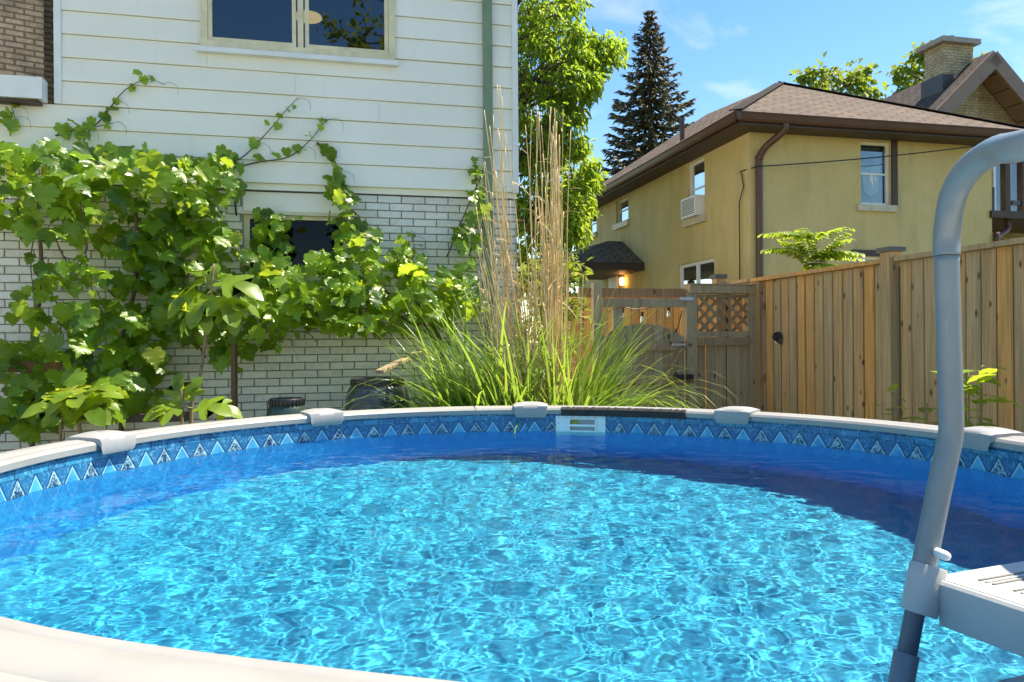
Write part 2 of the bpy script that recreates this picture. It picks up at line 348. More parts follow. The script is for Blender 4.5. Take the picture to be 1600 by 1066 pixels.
# ================================================================== ground
g = MB(); g.add([(-400, -300, 0), (400, -300, 0), (400, 700, 0), (-400, 700, 0)], [(0, 1, 2, 3)])
tag(g.build('ground', M['ground']), kind='structure')
pv = MB(); pv.add([(-9, -9, .004), (3.2, -9, .004), (3.2, 2.0, .004), (-9, 2.0, .004)], [(0, 1, 2, 3)])  # unseen pale paving, added to bounce sunlight onto the shaded walls
PAT = tag(pv.build('bounce_patio', M['mortar']), kind='structure')
SLB = MB(); e = .598; SLB.add([(0, 0, 0), (e, 0, 0), (e, e, 0), (0, e, 0), (.006, .006, .03), (e-.006, .006, .03), (e-.006, e-.006, .03), (.006, e-.006, .03)], [(4, 5, 6, 7), (0, 1, 5, 4), (1, 2, 6, 5), (2, 3, 7, 6), (3, 0, 4, 7)])
slabs = [Matrix.Translation((-9+i*.61, -9+j*.61, .005)) for i in range(20) for j in range(18)]
scatter('bounce_slabs', (np.array(SLB.v), SLB.f), slabs, M['bounce_paver'], PAT, False, 'stuff')
# ================================================================== wall with openings, windows
def wall_mesh(W, s0, s1, z0, z1, holes, depth, name, mat, parent, o=0, uv=False):
    mb = MB(); ss = sorted({s0, s1, *[h[0] for h in holes], *[h[1] for h in holes]}); zs = sorted({z0, z1, *[h[2] for h in holes], *[h[3] for h in holes]})
    for a0, a1 in zip(ss, ss[1:]):
        for b0, b1 in zip(zs, zs[1:]):
            am, bm = (a0+a1)/2, (b0+b1)/2
            if any(h[0] < am < h[1] and h[2] < bm < h[3] for h in holes): continue
            k = len(mb.v); mb.add([W.P(a0, b0, o), W.P(a1, b0, o), W.P(a1, b1, o), W.P(a0, b1, o)], [(0, 1, 2, 3)])
            for i, q in enumerate([(a0, b0), (a1, b0), (a1, b1), (a0, b1)]): mb.uv[k+i] = q
    for a0, a1, b0, b1 in holes:
        for p, q in (((a0, b0), (a1, b0)), ((a1, b0), (a1, b1)), ((a1, b1), (a0, b1)), ((a0, b1), (a0, b0))):
            k = len(mb.v); mb.add([W.P(*p, o), W.P(*q, o), W.P(*q, o-depth), W.P(*p, o-depth)], [(0, 1, 2, 3)])
            for i in range(4): mb.uv[k+i] = (p[0]+.01*i, p[1])
    if not uv: mb.uv = {}
    return mb.build(name, mat, parent)
def window(W, parent, s0, s1, z0, z1, o, fw, fmat, gmat, vs=(), hs=(), sill=None, sw=.03, room=True, curtain=False, depth=.05, label=None):
    """frame part with pane, sash and sill sub-parts, and a dim room behind it"""
    mb = MB(); x = o
    mb.wbox(W, s0, s0+fw, z0, z1, x-depth, x); mb.wbox(W, s1-fw, s1, z0, z1, x-depth, x)
    mb.wbox(W, s0+fw, s1-fw, z0, z0+fw, x-depth, x-.002); mb.wbox(W, s0+fw, s1-fw, z1-fw, z1, x-depth, x-.002)
    win = mb.build('window', fmat, parent)
    if label: win['label'] = label
    cs = [s0+fw, *vs, s1-fw]; cz = [z0+fw, *hs, z1-fw]
    for v in vs: MB().wbox(W, v-sw/2, v+sw/2, z0+fw, z1-fw, x-depth, x-.008).build('mullion', fmat, win)
    for h in hs: MB().wbox(W, s0+fw, s1-fw, h-sw/2, h+sw/2, x-depth, x-.011).build('meeting_rail', fmat, win)
    for a0, a1 in zip(cs, cs[1:]):
        for b0, b1 in zip(cz, cz[1:]): MB().wbox(W, a0+.001, a1-.001, b0+.001, b1-.001, x-depth*.6, x-depth*.6+.005).build('pane', gmat, win)
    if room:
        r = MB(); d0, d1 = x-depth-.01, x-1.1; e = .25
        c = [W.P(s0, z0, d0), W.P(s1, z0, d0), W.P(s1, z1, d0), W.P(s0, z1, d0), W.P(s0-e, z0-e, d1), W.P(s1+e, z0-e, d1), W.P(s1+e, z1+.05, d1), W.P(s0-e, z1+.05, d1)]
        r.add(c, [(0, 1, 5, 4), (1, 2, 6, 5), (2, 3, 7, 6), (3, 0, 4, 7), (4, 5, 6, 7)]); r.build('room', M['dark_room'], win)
    if curtain:
        r = MB(); n = 40
        for i in range(n+1):
            a = s0+fw+(s1-s0-2*fw)*i/n; d = x-depth-.10+.025*math.sin(i*1.9)+.012*math.sin(i*.7)
            r.v += [W.P(a, z0+fw, d), W.P(a, z1-fw, d)]
        r.f = [[2*i, 2*i+2, 2*i+3, 2*i+1] for i in range(n)]; r.build('curtain', M['curtain'], win, True)
    if sill:
        so_, sh, ex = sill; MB().wbox(W, s0-ex, s1+ex, z0-sh, z0-.002, x-depth, so_).build('sill', M['sill'] if fmat != M['cream'] else M['cream'], win)
    return win
# ================================================================== grey house
GW = Wall((.058, 7.5), DB, -DA)
GH = thing('grey_house', GW.P(0, 0), 'house clad in pale grey siding over white brick, with grapevine climbing it', 'house')
zsb = GW.sz(700, 295)[1]                      # lower edge of the siding
s_l = GW.sz(97, 60)[0]
up0 = GW.sz(321, 60); up1 = GW.sz(624, 80); upz = GW.sz(470, 82)[1]
lo0 = GW.sz(381, 380); lo1 = GW.sz(548, 380); loz1 = GW.sz(450, 326)[1]; loz0 = GW.sz(450, 432)[1]
BO = -.05                                     # brick face lies behind the siding
ZT = 5.6; EXP = .2022
upw = (up0[0], up1[0], upz, upz+1.25)
ZB = zsb+3*EXP
wall_mesh(GW, s_l, 0, ZB, ZT, [(upw[0]+.06, upw[1]-.06, upz+.06, upz+1.19)], .1, 'wall_backing', M['siding'], GH, -.022)
wall_mesh(GW, -9, 0, zsb-.06, ZB, [], .1, 'wall_backing', M['siding'], GH, -.022)
low = (lo0[0], lo1[0], loz0, loz1)
lowhole = (low[0], low[1], low[2], zsb-.055)
bw = wall_mesh(GW, -9, 0, 0, zsb-.055, [lowhole], .12, 'brick_wall', M['mortar'], GH, BO-.012)
b = MB()                                       # sides, back, floor plates: a closed house body
for a0, a1, zt_ in ((s_l, 0, ZT), (-9, s_l, ZB)):
    c = [GW.P(a0, 0, -.16), GW.P(a1, 0, -.02 if a1 == 0 else -.16), GW.P(a1, 0, -8 if a1 == 0 else -2.2), GW.P(a0, 0, -8 if a1 == 0 else -2.2)]
    b.add([*[p for p in c], *[p+UP*zt_ for p in c]], [(1, 2, 6, 5), (2, 3, 7, 6), (3, 0, 4, 7), (4, 5, 6, 7)])
b.build('side_wall', M['siding'], GH)
rf = MB(); hi = UP*(ZT+1.8)
r0, r1, r2, r3 = GW.P(s_l-.4, ZT+.02, .10), GW.P(.4, ZT+.02, .10), GW.P(.4, ZT+.02, -8.4), GW.P(s_l-.4, ZT+.02, -8.4)
p0, p1 = GW.P(s_l-.4, ZT+1.8, -4), GW.P(.4, ZT+1.8, -4)
rf.add([r0, r1, r2, r3, p0, p1], [(0, 1, 5, 4), (2, 3, 4, 5), (0, 4, 3), (1, 2, 5), (3, 2, 1, 0)]); 
for i, q in enumerate([(0, 0), (9.8, 0), (9.8, 0), (0, 0), (0, 4.8), (9.8, 4.8)]): rf.uv[i] = q
rf.build('roof', M['shingle'], GH)
# siding courses, each a clapboard with a thick lower lip
ncs = int((ZT-zsb)/EXP)
def board(a0, a1, z):
    prof = [(-.02, 0), (.020, 0), (.022, .012), (.004, EXP-.004), (-.02, EXP-.004)]
    mb = MB(); mb.prism([(x, y) for x, y in prof], GW.P(a0, z), GW.P(a1, z), GW.n, UP); return mb.build('siding_board', M['siding'], GH)
for i in range(ncs):
    z = zsb+i*EXP; right = -.045; left = s_l+.035 if z > zsb+2.9*EXP else -9
    if z+EXP*.5 > upz-.05:
        segs = [(left, upw[0]+.004), (upw[1]-.004, right)]
        if z < upz: segs = [(left, right)]
    else: segs = [(left, right)]
    for a0, a1 in segs:
        if a1-a0 > 2.5:
            m = a0+(a1-a0)*(.25+.5*((i*.618) % 1)); board(a0, m-.001, z); board(m+.001, a1, z-.0015)
        else: board(a0, a1, z)
MB().wbox(GW, -.045, .012, zsb-.01, ZT-.01, -.05, .034).build('corner_trim', M['white'], GH)
MB().wbox(GW, s_l-.02, s_l+.035, zsb+3*EXP, ZT-.01, -.05, .034).build('corner_trim', M['white'], GH)
MB().wbox(GW, -9, .0, zsb-.062, zsb-.004, BO-.03, -.035).build('siding_shadow_strip', M['groove'], GH)  # grey strip drawn as the shadow line under the siding
# upper window: casing, two sashes, sloping sill
win = window(GW, GH, *upw, .045, .062, M['cream'], M['glass_up'], vs=(GW.sz(477, 60)[0],), sw=.05, depth=.08)
MB().wbox(GW, upw[0]-.03, upw[1]+.03, upz-.045, upz-.002, -.02, .075).build('sill', M['white'], win)
for a, a2 in ((upw[0]+.064, GW.sz(470, 60)[0]), (GW.sz(484, 60)[0], upw[1]-.064)):
    mb = MB(); za, zb = upz+.064, upz+1.18; k = .035
    mb.wbox(GW, a, a+k, za, zb, -.012, .036); mb.wbox(GW, a2-k, a2, za, zb, -.012, .036); mb.wbox(GW, a+k, a2-k, za, za+k, -.012, .034); mb.wbox(GW, a+k, a2-k, zb-k, zb, -.012, .034)
    mb.build('sash', M['cream'], win)
# lower basement window
win = window(GW, GH, low[0], low[1], low[2], low[3], BO-.045, .055, M['cream'], M['glass_low'], vs=(), depth=.06)
MB().wbox(GW, low[0], low[1], low[3]+.002, zsb-.07, BO-.1, BO-.02).build('head_panel', M['siding'], win)
MB().wbox(GW, low[0]-.01, low[1]+.01, low[3]-.02, low[3]+.012, BO-.1, BO-.005).build('drip_edge', M['cream'], win)
# bricks: each its own piece in the stretches the vine leaves open
BL, BH = .2235, .0712; JT = .008
def brick_mesh(l):
    mb = MB(); x, y, z, e = l/2, .02, (BH-JT)/2, .004
    vs = [(-x, 0, -z), (x, 0, -z), (x, 0, z), (-x, 0, z), (-x, -y+e, -z), (x, -y+e, -z), (x, -y+e, z), (-x, -y+e, z), (-x+e, -y, -z+e), (x-e, -y, -z+e), (x-e, -y, z-e), (-x+e, -y, z-e)]
    fs = [(0, 1, 5, 4), (1, 2, 6, 5), (2, 3, 7, 6), (3, 0, 4, 7), (4, 5, 9, 8), (5, 6, 10, 9), (6, 7, 11, 10), (7, 4, 8, 11), (8, 9, 10, 11)]
    return vs, fs
full = brick_mesh(BL-JT); bm_ = bpy.data.meshes.new('brick'); bm_.from_pydata(*[full[0], [], full[1]]); bm_.materials.append(M['brick'])
rotB = Euler((0, 0, GA)).to_matrix().to_4x4()
cand, rest = [], []
nrow = int((zsb-.065)/BH)
def pix(p): 
    d = p-Vector((0, 0, CH)); a, b_ = F*d.x/d.y, -F*d.z/d.y; c_, s_ = math.cos(ROLL), math.sin(ROLL)
    return PX+a*c_-b_*s_, PY+a*s_+b_*c_
for r in range(nrow):
    z = zsb-.068-(r+.5)*BH
    for k in range(28):
        s = -(k+.5)*BL-(r % 2)*BL/2
        cut = None
        if low[0]-.012 < s+BL/2 and s-BL/2 < low[1]+.012 and z+BH/2 > low[2]-.01:
            if s-BL/2 < low[0]-.05: cut = (s-BL/2, low[0]-.002)
            elif s+BL/2 > low[1]+.05: cut = (low[1]+.002, s+BL/2)
            else: continue
        if cut: s = (cut[0]+cut[1])/2; ksc = (cut[1]-cut[0])/BL
        p = GW.P(s, z, BO-.012); x, y = pix(p); Mx = Matrix.Translation(p) @ Euler((rnd.uniform(-.01, .01), 0, GA+rnd.uniform(-.006, .006))).to_matrix().to_4x4()
        Mx.translation = p+GW.n*rnd.uniform(-.002, .002)
        if cut: Mx = Mx @ Matrix.Diagonal((ksc, 1, 1, 1))
        sc = 0
        if 548 < x < 760 and 285 < y < 425: sc = 3
        elif 190 < x < 660 and 500 < y < 625: sc = 2
        elif 340 < x < 385 and 280 < y < 380: sc = 2
        elif -10 < x < 110 and 320 < y < 480: sc = 1.5
        elif 100 < x < 350 and 280 < y < 480: sc = 1
        cand.append((sc-abs(x-450)/4000, Mx))
cand.sort(key=lambda t_: -t_[0])
off = wloc(bw)
for i, (sc, Mx) in enumerate(cand[:296]):
    o = link('brick', bm_, bw); Mx = Mx.copy(); Mx.translation -= off; o.matrix_local = Mx
fv = (np.array(full[0]), full[1])
scatter('brickwork', fv, [m_ for _, m_ in cand[296:]], M['brick'], bw, False, 'stuff')
# end bricks cut at the corner and the window are the mortar-coloured backing; corner bricks:
cm = MB()
for r in range(1, nrow, 2):
    z = zsb-.068-(r+.5)*BH; cm.wbox(GW, -BL/2+JT, -.002, z-BH/2+.005, z+BH/2-.005, BO-.02, BO+.008)
cm.build('corner_bricks', M['brick'], bw, kind='stuff')
# downspout with brackets, dark cable beside the basement window
sd = GW.sz(766, 150)[0]; zb = GW.sz(766, 600)[1]
mb = MB(); a = .042; prof = [(-a, 0), (-a*.6, -.006), (-a*.2, 0), (a*.2, 0), (a*.6, -.006), (a, 0), (a, .06), (-a, .06)]
mb.prism(prof, GW.P(sd, .62, .03), GW.P(sd, ZT-.02, .03), GW.d, GW.n); ds = mb.build('downspout', M['green_metal'], GH)
for z in (zsb+.15, zsb+1.9, 1.6): MB().wbox(GW, sd-.055, sd+.055, z, z+.03, .023 if z > zsb else BO+.01, .094).build('bracket', M['green_metal'], ds)
MB().tube([GW.P(GW.sz(371, 280)[0], zsb-.01, BO+.03), GW.P(GW.sz(372, 320)[0]-.01, zsb-.18, BO+.03), GW.P(GW.sz(372, 320)[0], zsb-.3, BO+.025)], .008).build('cable', M['black'], GH, True)
# low flat-roofed bay at the left end with a white fascia
sa = GW.sz(92, 130)[0]; z0, z1 = GW.sz(50, 150)[1], GW.sz(50, 117)[1]
MB().wbox(GW, -9, sa-.05, z0, z1, .024, .16).build('fascia', M['white'], GH)
MB().wbox(GW, -9, sa-.09, z0-.03, z0-.003, .024, .13).build('soffit', M['brown_wood'], GH)
# ================================================================== pool
PC = Vector((.09, 3.11, 0)); RIM, WAT, FLR = 1.21, 1.068, .1
RC = [(-155, 2.08), (-165, 2.065), (-174, 2.09), (-180, 2.14), (165, 2.28), (140, 2.34), (115, 2.22), (87, 2.07), (72, 2.055), (40, 1.965), (20, 1.97), (0, 2.01), (-37, 2.045), (-66, 2.025), (-80, 2.035), (-95, 2.05), (-125, 2.075)]
_t = np.array([(t_ % 360, r_) for t_, r_ in RC]); _t = _t[_t[:, 0].argsort()]
_tt = np.concatenate([_t[:, 0]-360, _t[:, 0], _t[:, 0]+360]); _rr = np.tile(_t[:, 1], 3)
_g = np.arange(-360, 720, 1.0); _ri = np.interp(_g, _tt, _rr); _k = np.hanning(37); _k /= _k.sum(); _ri = np.convolve(np.pad(_ri, 18, mode='edge'), _k, 'valid')
def PR(th): return float(np.interp(th % 360, _g, _ri))
def PP(th, dr=0, z=0):
    a = math.radians(th); r = PR(th)+dr; return PC+Vector((math.sin(a)*r, math.cos(a)*r, z))
POOL = thing('above_ground_pool', PC, 'round above ground pool with white top rail and blue patterned liner', 'pool')
TH = [i*2.0 for i in range(180)]
mb = MB(); arc = [0]
for i in range(1, 181): arc.append(arc[-1]+(PP(TH[i % 180])-PP(TH[i-1])).length)
vls = [0, .05, .1, .16, .3, .6, RIM-FLR]
for i in range(181):
    for v in vls:
        mb.uv[len(mb.v)] = (arc[i], v); mb.v.append(PP(TH[i % 180], 0, RIM-v))
n = len(vls)
for i in range(180):
    for k in range(n-1): mb.f.append([i*n+k, i*n+k+1, (i+1)*n+k+1, (i+1)*n+k])
lin = mb.build('liner', M['liner'], POOL, True); lin.cycles.is_caustics_receiver = True
mb = MB(); mb.v = [PP(t_, .002, FLR+.002) for t_ in TH]; mb.f = [list(range(179, -1, -1))]; flo = mb.build('pool_floor', M['floor'], POOL); flo.cycles.is_caustics_receiver = True
mb = MB()
for t_ in TH: mb.v += [PP(t_, .02, RIM), PP(t_, .02, .0)]
mb.f = [[2*i, (2*i+2) % 360, (2*i+3) % 360, 2*i+1] for i in range(180)]; mb.build('outer_wall', M['pool_wall'], POOL, True)
CAPS = [-147, -112, -75.8, -37.6, .9, 39.2, 79, 117, 165]
def rail_profile():   # (radial, z): inner lip, crowned top with two ridges, outer lip
    return [(.004, -.012), (-.004, -.026), (-.014, -.024), (-.016, .002), (-.006, .014), (.022, .0185), (.030, .0150), (.036, .0190), (.085, .0225), (.13, .0190), (.137, .0150), (.146, .0175), (.165, .010), (.172, -.004), (.168, -.030), (.158, -.030), (.150, -.012)]
RP = rail_profile()
for a0, a1 in zip(CAPS, CAPS[1:]+[CAPS[0]+360]):
    mb = MB(); k = max(6, int((a1-a0)/2)); np_ = len(RP)
    for i in range(k+1):
        t_ = a0+(a1-a0)*i/k
        mb.v += [PP(t_, dr, RIM+dz) for dr, dz in RP]
    for i in range(k):
        for j in range(np_): j2 = (j+1) % np_; mb.f.append([i*np_+j, i*np_+j2, (i+1)*np_+j2, (i+1)*np_+j])
    mb.build('top_rail', M['rail'], POOL, 'auto')
def cap(t0):
    # moulded cover over a rail joint: crowned shell, flared lip, three slots
    mb = MB(); nu = 16; half = math.degrees(.115/PR(t0))
    CP = [(-.018, -.050), (-.029, -.052), (-.034, -.040), (-.035, .004), (-.029, .024), (-.010, .037), (.02, .041), (.055, .045), (.085, .046), (.12, .043), (.15, .036), (.172, .025), (.186, .002), (.188, -.042)]; nv = len(CP)-1
    for i in range(nu+1):
        u = -1+2*i/nu; fall = 1-.62*abs(u)**2.6
        for j, (dr, z) in enumerate(CP):
            v = j/nv; zz = (.021+(z-.021)*fall) if z > .021 else z
            tt = t0+half*u*(.74+.26*math.sin(PI*min(1, v*1.15)))
            mb.v.append(PP(tt, dr, RIM+zz+.004))
    for i in range(nu):
        for j in range(nv): a = i*(nv+1)+j; mb.f.append([a, a+nv+1, a+nv+2, a+1])
    for side in (0, nu):    # skirts that close the ends
        b0 = len(mb.v)
        for j in range(nv+1): mb.v.append(mb.v[side*(nv+1)+j]+Vector((0, 0, -.03 if CP[j][1] > -.03 else 0)))
        for j in range(nv): a = side*(nv+1)+j; mb.f.append([a, a+1, b0+j+1, b0+j])
    o = mb.build('rail_cap', M['cap'], POOL, 'auto')
    for k in (-1, 0, 1):
        tt = t0+math.degrees(.018*k/PR(t0)); p = [PP(tt, d_, RIM+.0500-.008*((d_-.085)/.06)**2) for d_ in (.03, .05, .07)]
        MB().tube(p, .0025, 6).build('slot', M['groove'], o)
for t_ in CAPS: cap(t_)
# perished black strip along the inner lip
def th_of(px, py):
    r = ray(px, py); tz = (RIM-CH)/r.z; h = Vector((r.x*tz, tz, 0))-PC; return math.degrees(math.atan2(h.x, h.y))
ta, tb = th_of(876, 641), th_of(1074, 649)
mb = MB(); n = 60; sp = [(-.022, -.036), (-.024, .006), (-.012, .0190), (.004, .0215), (.010, .016), (.0, -.036)]
for i in range(n+1):
    t_ = ta+(tb-ta)*i/n; j = 1+.35*noise.noise(Vector((i*.9, 3, 1))); mb.v += [PP(t_, dr-.001*j, RIM+dz*(j if dz > .01 else 1)) for dr, dz in sp]
for i in range(n):
    for j in range(6): j2 = (j+1) % 6; mb.f.append([i*6+j, i*6+j2, (i+1)*6+j2, (i+1)*6+j])
mb.f += [[5, 4, 3, 2, 1, 0], [n*6+j for j in range(6)]]
mb.build('edge_strip', M['strip'], POOL)['label'] = 'perished black edging strip'
# skimmer
ts0, ts1 = th_of(867, 641.5), th_of(945, 643.5)
zt, zm0, zm1 = RIM-.038, RIM-.132, RIM-.060
def sk(t_, z, d=-.006): return PP(t_, d, z)
mb = MB(); tm0, tm1 = ts0+(ts1-ts0)*.29, ts0+(ts1-ts0)*.79; ts = [ts0, tm0, tm1, ts1]; zs = [RIM-.30, zm0, zm1, zt]
for i in range(3):
    for j in range(3):
        if i == 1 and j == 1: continue
        c = [sk(ts[i], zs[j], .001), sk(ts[i+1], zs[j], .001), sk(ts[i+1], zs[j+1], .001), sk(ts[i], zs[j+1], .001)]; d = [sk(ts[i], zs[j]), sk(ts[i+1], zs[j]), sk(ts[i+1], zs[j+1]), sk(ts[i], zs[j+1])]
        mb.hexa(c+d)
skm = mb.build('skimmer_plate', M['skim'], POOL)
mb = MB(); d1 = .075
c = [sk(tm0, zm0), sk(tm1, zm0), sk(tm1, zm1), sk(tm0, zm1)]; d = [sk(tm0, zm0, -.0008), sk(tm1, zm0, -.0008), sk(tm1, zm1, -.0008), sk(tm0, zm1, -.0008)]
for i in range(4): i2 = (i+1) % 4; mb.add([c[i], c[i2], d[i2], d[i]], [(0, 1, 2, 3)])
mb.add(d, [(0, 1, 2, 3)]); mb.build('skimmer_mouth', M['cap'], skm)  # flat panel, its grey stands in for the shade of the recess
for r_, (za, zb_) in enumerate([(zm1, zm1+.006), (zm0+.026, zm0+.040)]):
    MB().hexa([sk(tm0-.1, za, -.004), sk(tm1+.1, za, -.004), sk(tm1+.1, za, -.016), sk(tm0-.1, za, -.016), sk(tm0-.1, zb_, -.004), sk(tm1+.1, zb_, -.004), sk(tm1+.1, zb_, -.016), sk(tm0-.1, zb_, -.016)]).build('mouth_rim', M['pvc'], skm)
for ta_, tb_ in ((tm0-.35, tm0), (tm1, tm1+.35)):
    MB().hexa([sk(ta_, zm0-.01, -.0055), sk(tb_, zm0-.01, -.0055), sk(tb_, zm0-.01, -.017), sk(ta_, zm0-.01, -.017), sk(ta_, zm1+.006, -.0055), sk(tb_, zm1+.006, -.0055), sk(tb_, zm1+.006, -.017), sk(ta_, zm1+.006, -.017)]).build('mouth_rim', M['pvc'], skm)
for k in range(7):
    p = sk(ts0+(ts1-ts0)*(.05+.15*k), zt-.010, -.0075); MB().tube([p, p+(PC-p).normalized()*.002], .0032, 8).build('screw', M['groove'], skm)
for t_ in (.05, .95):
    p = sk(ts0+(ts1-ts0)*t_, zt-.05, -.0075); MB().tube([p, p+(PC-p).normalized()*.002], .0032, 8).build('screw', M['groove'], skm)
# water surface with real ripples
def wave(x, y):
    v = Vector((x, y, 0)); q = Vector((x*1.0, y*1.15, 0))
    return .0036*noise.noise(q*3.6+Vector((3, 1, 2)))+.0024*noise.noise(q*9+Vector((9, 4, 1)))+.0005*noise.noise(q*21+Vector((1, 7, 5)))+.00022*noise.noise(q*42+Vector((2, 2, 8)))+.00020*noise.noise(q*66+Vector((5, 2, 8)))
G = 680; x0, x1, y0, y1 = PC.x-2.5, PC.x+2.5, PC.y-2.5, PC.y+2.2
xs = np.linspace(x0, x1, G+1); ys = np.linspace(y0, y1, G+1)
vs = [(x-PC.x, y-PC.y, WAT+wave(x, y)) for y in ys for x in xs]
X, Y = np.meshgrid((xs[:-1]+xs[1:])/2-PC.x, (ys[:-1]+ys[1:])/2-PC.y); ang = np.degrees(np.arctan2(X, Y)) % 360
ok = np.hypot(X, Y) < np.interp(ang, _g, _ri)+.012
jj, ii = np.nonzero(ok); a_ = jj*(G+1)+ii
fs = np.stack([a_, a_+1, a_+G+2, a_+G+1], 1).tolist()
me = bpy.data.meshes.new('pool_water'); me.from_pydata(vs, [], fs); me.polygons.foreach_set('use_smooth', [True]*len(fs)); me.materials.append(M['water'])
wo = link('pool_water', me); wo.location = (PC.x, PC.y, 0); tag(wo, kind='structure'); wo.cycles.is_caustics_caster = True
# ================================================================== pool ladder
LO = Vector((.785, 1.38, 0)); ER = Vector((.374, -.927, 0)); ET = Vector((.927, .374, 0))
LAD = thing('pool_ladder', LO, 'grey tubular pool ladder with a pale plastic platform at the right edge', 'ladder')
def smooth_path(pts, n=10):
    P_ = [Vector(p) for p in pts]; out = []
    for i in range(len(P_)-1):
        a, b_, c, d = P_[max(i-1, 0)], P_[i], P_[i+1], P_[min(i+2, len(P_)-1)]
        for k in range(n):
            t_ = k/n; out.append(.5*((2*b_)+(c-a)*t_+(2*a-5*b_+4*c-d)*t_*t_+(3*b_-a-3*c+d)*t_**3))
    return out+[P_[-1]]
PLZ = 1.262
def handrail(base, ofs):
    b = lambda e, z: base+ofs+ER*e+UP*z
    low_ = [b(-.055, .02), b(-.032, .78), b(-.016, PLZ-.075)]
    return b
hb = [(at(1436, 905, 1.365)), (at(1455, 815, 1.37)), (at(1473, 735, 1.375)), (at(1483, 690, 1.38)), (at(1484, 640, 1.38)), (at(1482.5, 540, 1.38)), (at(1481, 410, 1.38))]
top = [at(1482, 375, 1.38), at(1492, 318, 1.35), at(1518, 275, 1.29), at(1560, 247, 1.2), at(1610, 238, 1.08)]
end = [top[-1]+ER*.22+UP*.0, top[-1]+ER*.36-UP*.06, top[-1]+ER*.43-UP*.2, top[-1]+ER*.46-UP*.6, top[-1]+ER*.50-UP*1.96]
for k, dt in enumerate((Vector((0, 0, 0)), ET*.56)):
    mb = MB(); mb.tube([p+dt for p in smooth_path([*hb[:3], *hb[3:]], 8)], .0205, 20); hr = mb.build('hand_rail', M['ladder'], LAD, True)
    MB().tube([p+dt for p in smooth_path([hb[-1]-UP*.0, *top, *end], 10)], .0222, 20).build('rail_arch', M['ladder'], hr, True)
    MB().tube([at(1439, 893, 1.365)+dt, at(1424, 962, 1.352)+dt, at(1402, 1066, 1.335)+dt, Vector((at(1402, 1066, 1.335)+dt).to_tuple())+Vector((-.1, .06, -1.0))], .0165, 16).build('leg', M['ladder_dark'], LAD, True)
    MB().tube([at(1409.5, 1030, 1.341)+dt, at(1396, 1095, 1.328)+dt, at(1396, 1095, 1.328)+dt+Vector((-.09, .055, -.85))], .0208, 16).build('leg_sleeve', M['ladder'], LAD, True)
    c0, c1 = at(1446, 893, 1.362)+dt, at(1429, 968, 1.35)+dt
    mb = MB(); ax = (c1-c0).normalized(); mb.tube([c0, c0+ax*.004, c1-ax*.004, c1], [.0285, .0305, .0305, .0285], 24); mb.build('collar', M['step'], LAD, 'auto')
    p = at(1459, 873, 1.345)+dt; dr_ = (at(1482, 883, 1.31)-at(1459, 873, 1.345)).normalized(); MB().tube([p, p+dr_*.02, p+dr_*.026, p+dr_*.029], [.0085, .0085, .007, .002], 12).build('locking_pin', M['pvc'], LAD, True)
# platform: a tray with skirt, grooved top
pA = at(1456, 908, 1.355); PZ = pA.z-.004; pA.z = 0
def pl(e, t_, z): return pA+ER*e+ET*t_+UP*z
mb = MB(); W_, D_ = .56, .5; e0 = -.01
prof = [(e0, -.006), (e0+.006, 0), (D_, 0), (D_, -.07), (D_-.012, -.07), (D_-.012, -.012), (e0+.02, -.012), (e0+.014, -.066), (e0, -.066)]
mb.prism(prof, pl(0, .0, PZ), pl(0, W_, PZ), ER, UP)
mb.prism([(0, -.076), (0, -.005), (.005, 0), (.012, 0), (.012, -.076)], pl(e0+.03, -.016, PZ), pl(D_, -.016, PZ), ET, UP)
mb.prism([(0, -.076), (0, -.005), (.005, 0), (.012, 0), (.012, -.076)], pl(e0, W_+.003, PZ), pl(D_, W_+.003, PZ), ET, UP)
plat = mb.build('platform', M['step'], LAD)
for i in range(7):
    for k in range(3):
        e = .045+i*.062+k*.0125; MB().bar(pl(e, .05, PZ+.0012), pl(e, W_-.05, PZ+.0012), .0045, .003, ch=.001).build('tread_rib', M['groove'] if k != 1 else M['step'], plat)
mb = MB()
for z in (.25, .55, .85): mb.bar(pl(-.02-.03*(1-z), .0, z), pl(-.02-.03*(1-z), W_, z), .09, .03)
mb.build('tread', M['step'], LAD)
# ================================================================== buff brick neighbour at the far left
q0 = at(76, 60, 10.2); NA = math.radians(32); NW = Wall((q0.x, q0.y), Vector((math.cos(NA), math.sin(NA), 0)), Vector((math.sin(NA), -math.cos(NA), 0)))
NH = thing('neighbour_house', NW.P(0, 0), 'buff brick neighbour wall glimpsed at the top left past the siding', 'house')
wall_mesh(NW, -7, 0, 0, 7.2, [], .1, 'chimney_breast', M['sun_tone_brick'], NH, 0, True)
NW2 = Wall((q0.x, q0.y), Vector((-NW.n.x, -NW.n.y, 0)), NW.d); wall_mesh(NW2, 0, .55, 0, 7.2, [], .1, 'chimney_side', M['sun_tone_brick'], NH, 0, True)
wall_mesh(NW, 0, 4, 0, 7.2, [], .1, 'wall', M['sun_tone_brick'], NH, -.55, True)
MB().wbox(NW, -7.2, 4.2, 7.2, 7.4, -2, .5).build('eave', M['taupe'], NH)
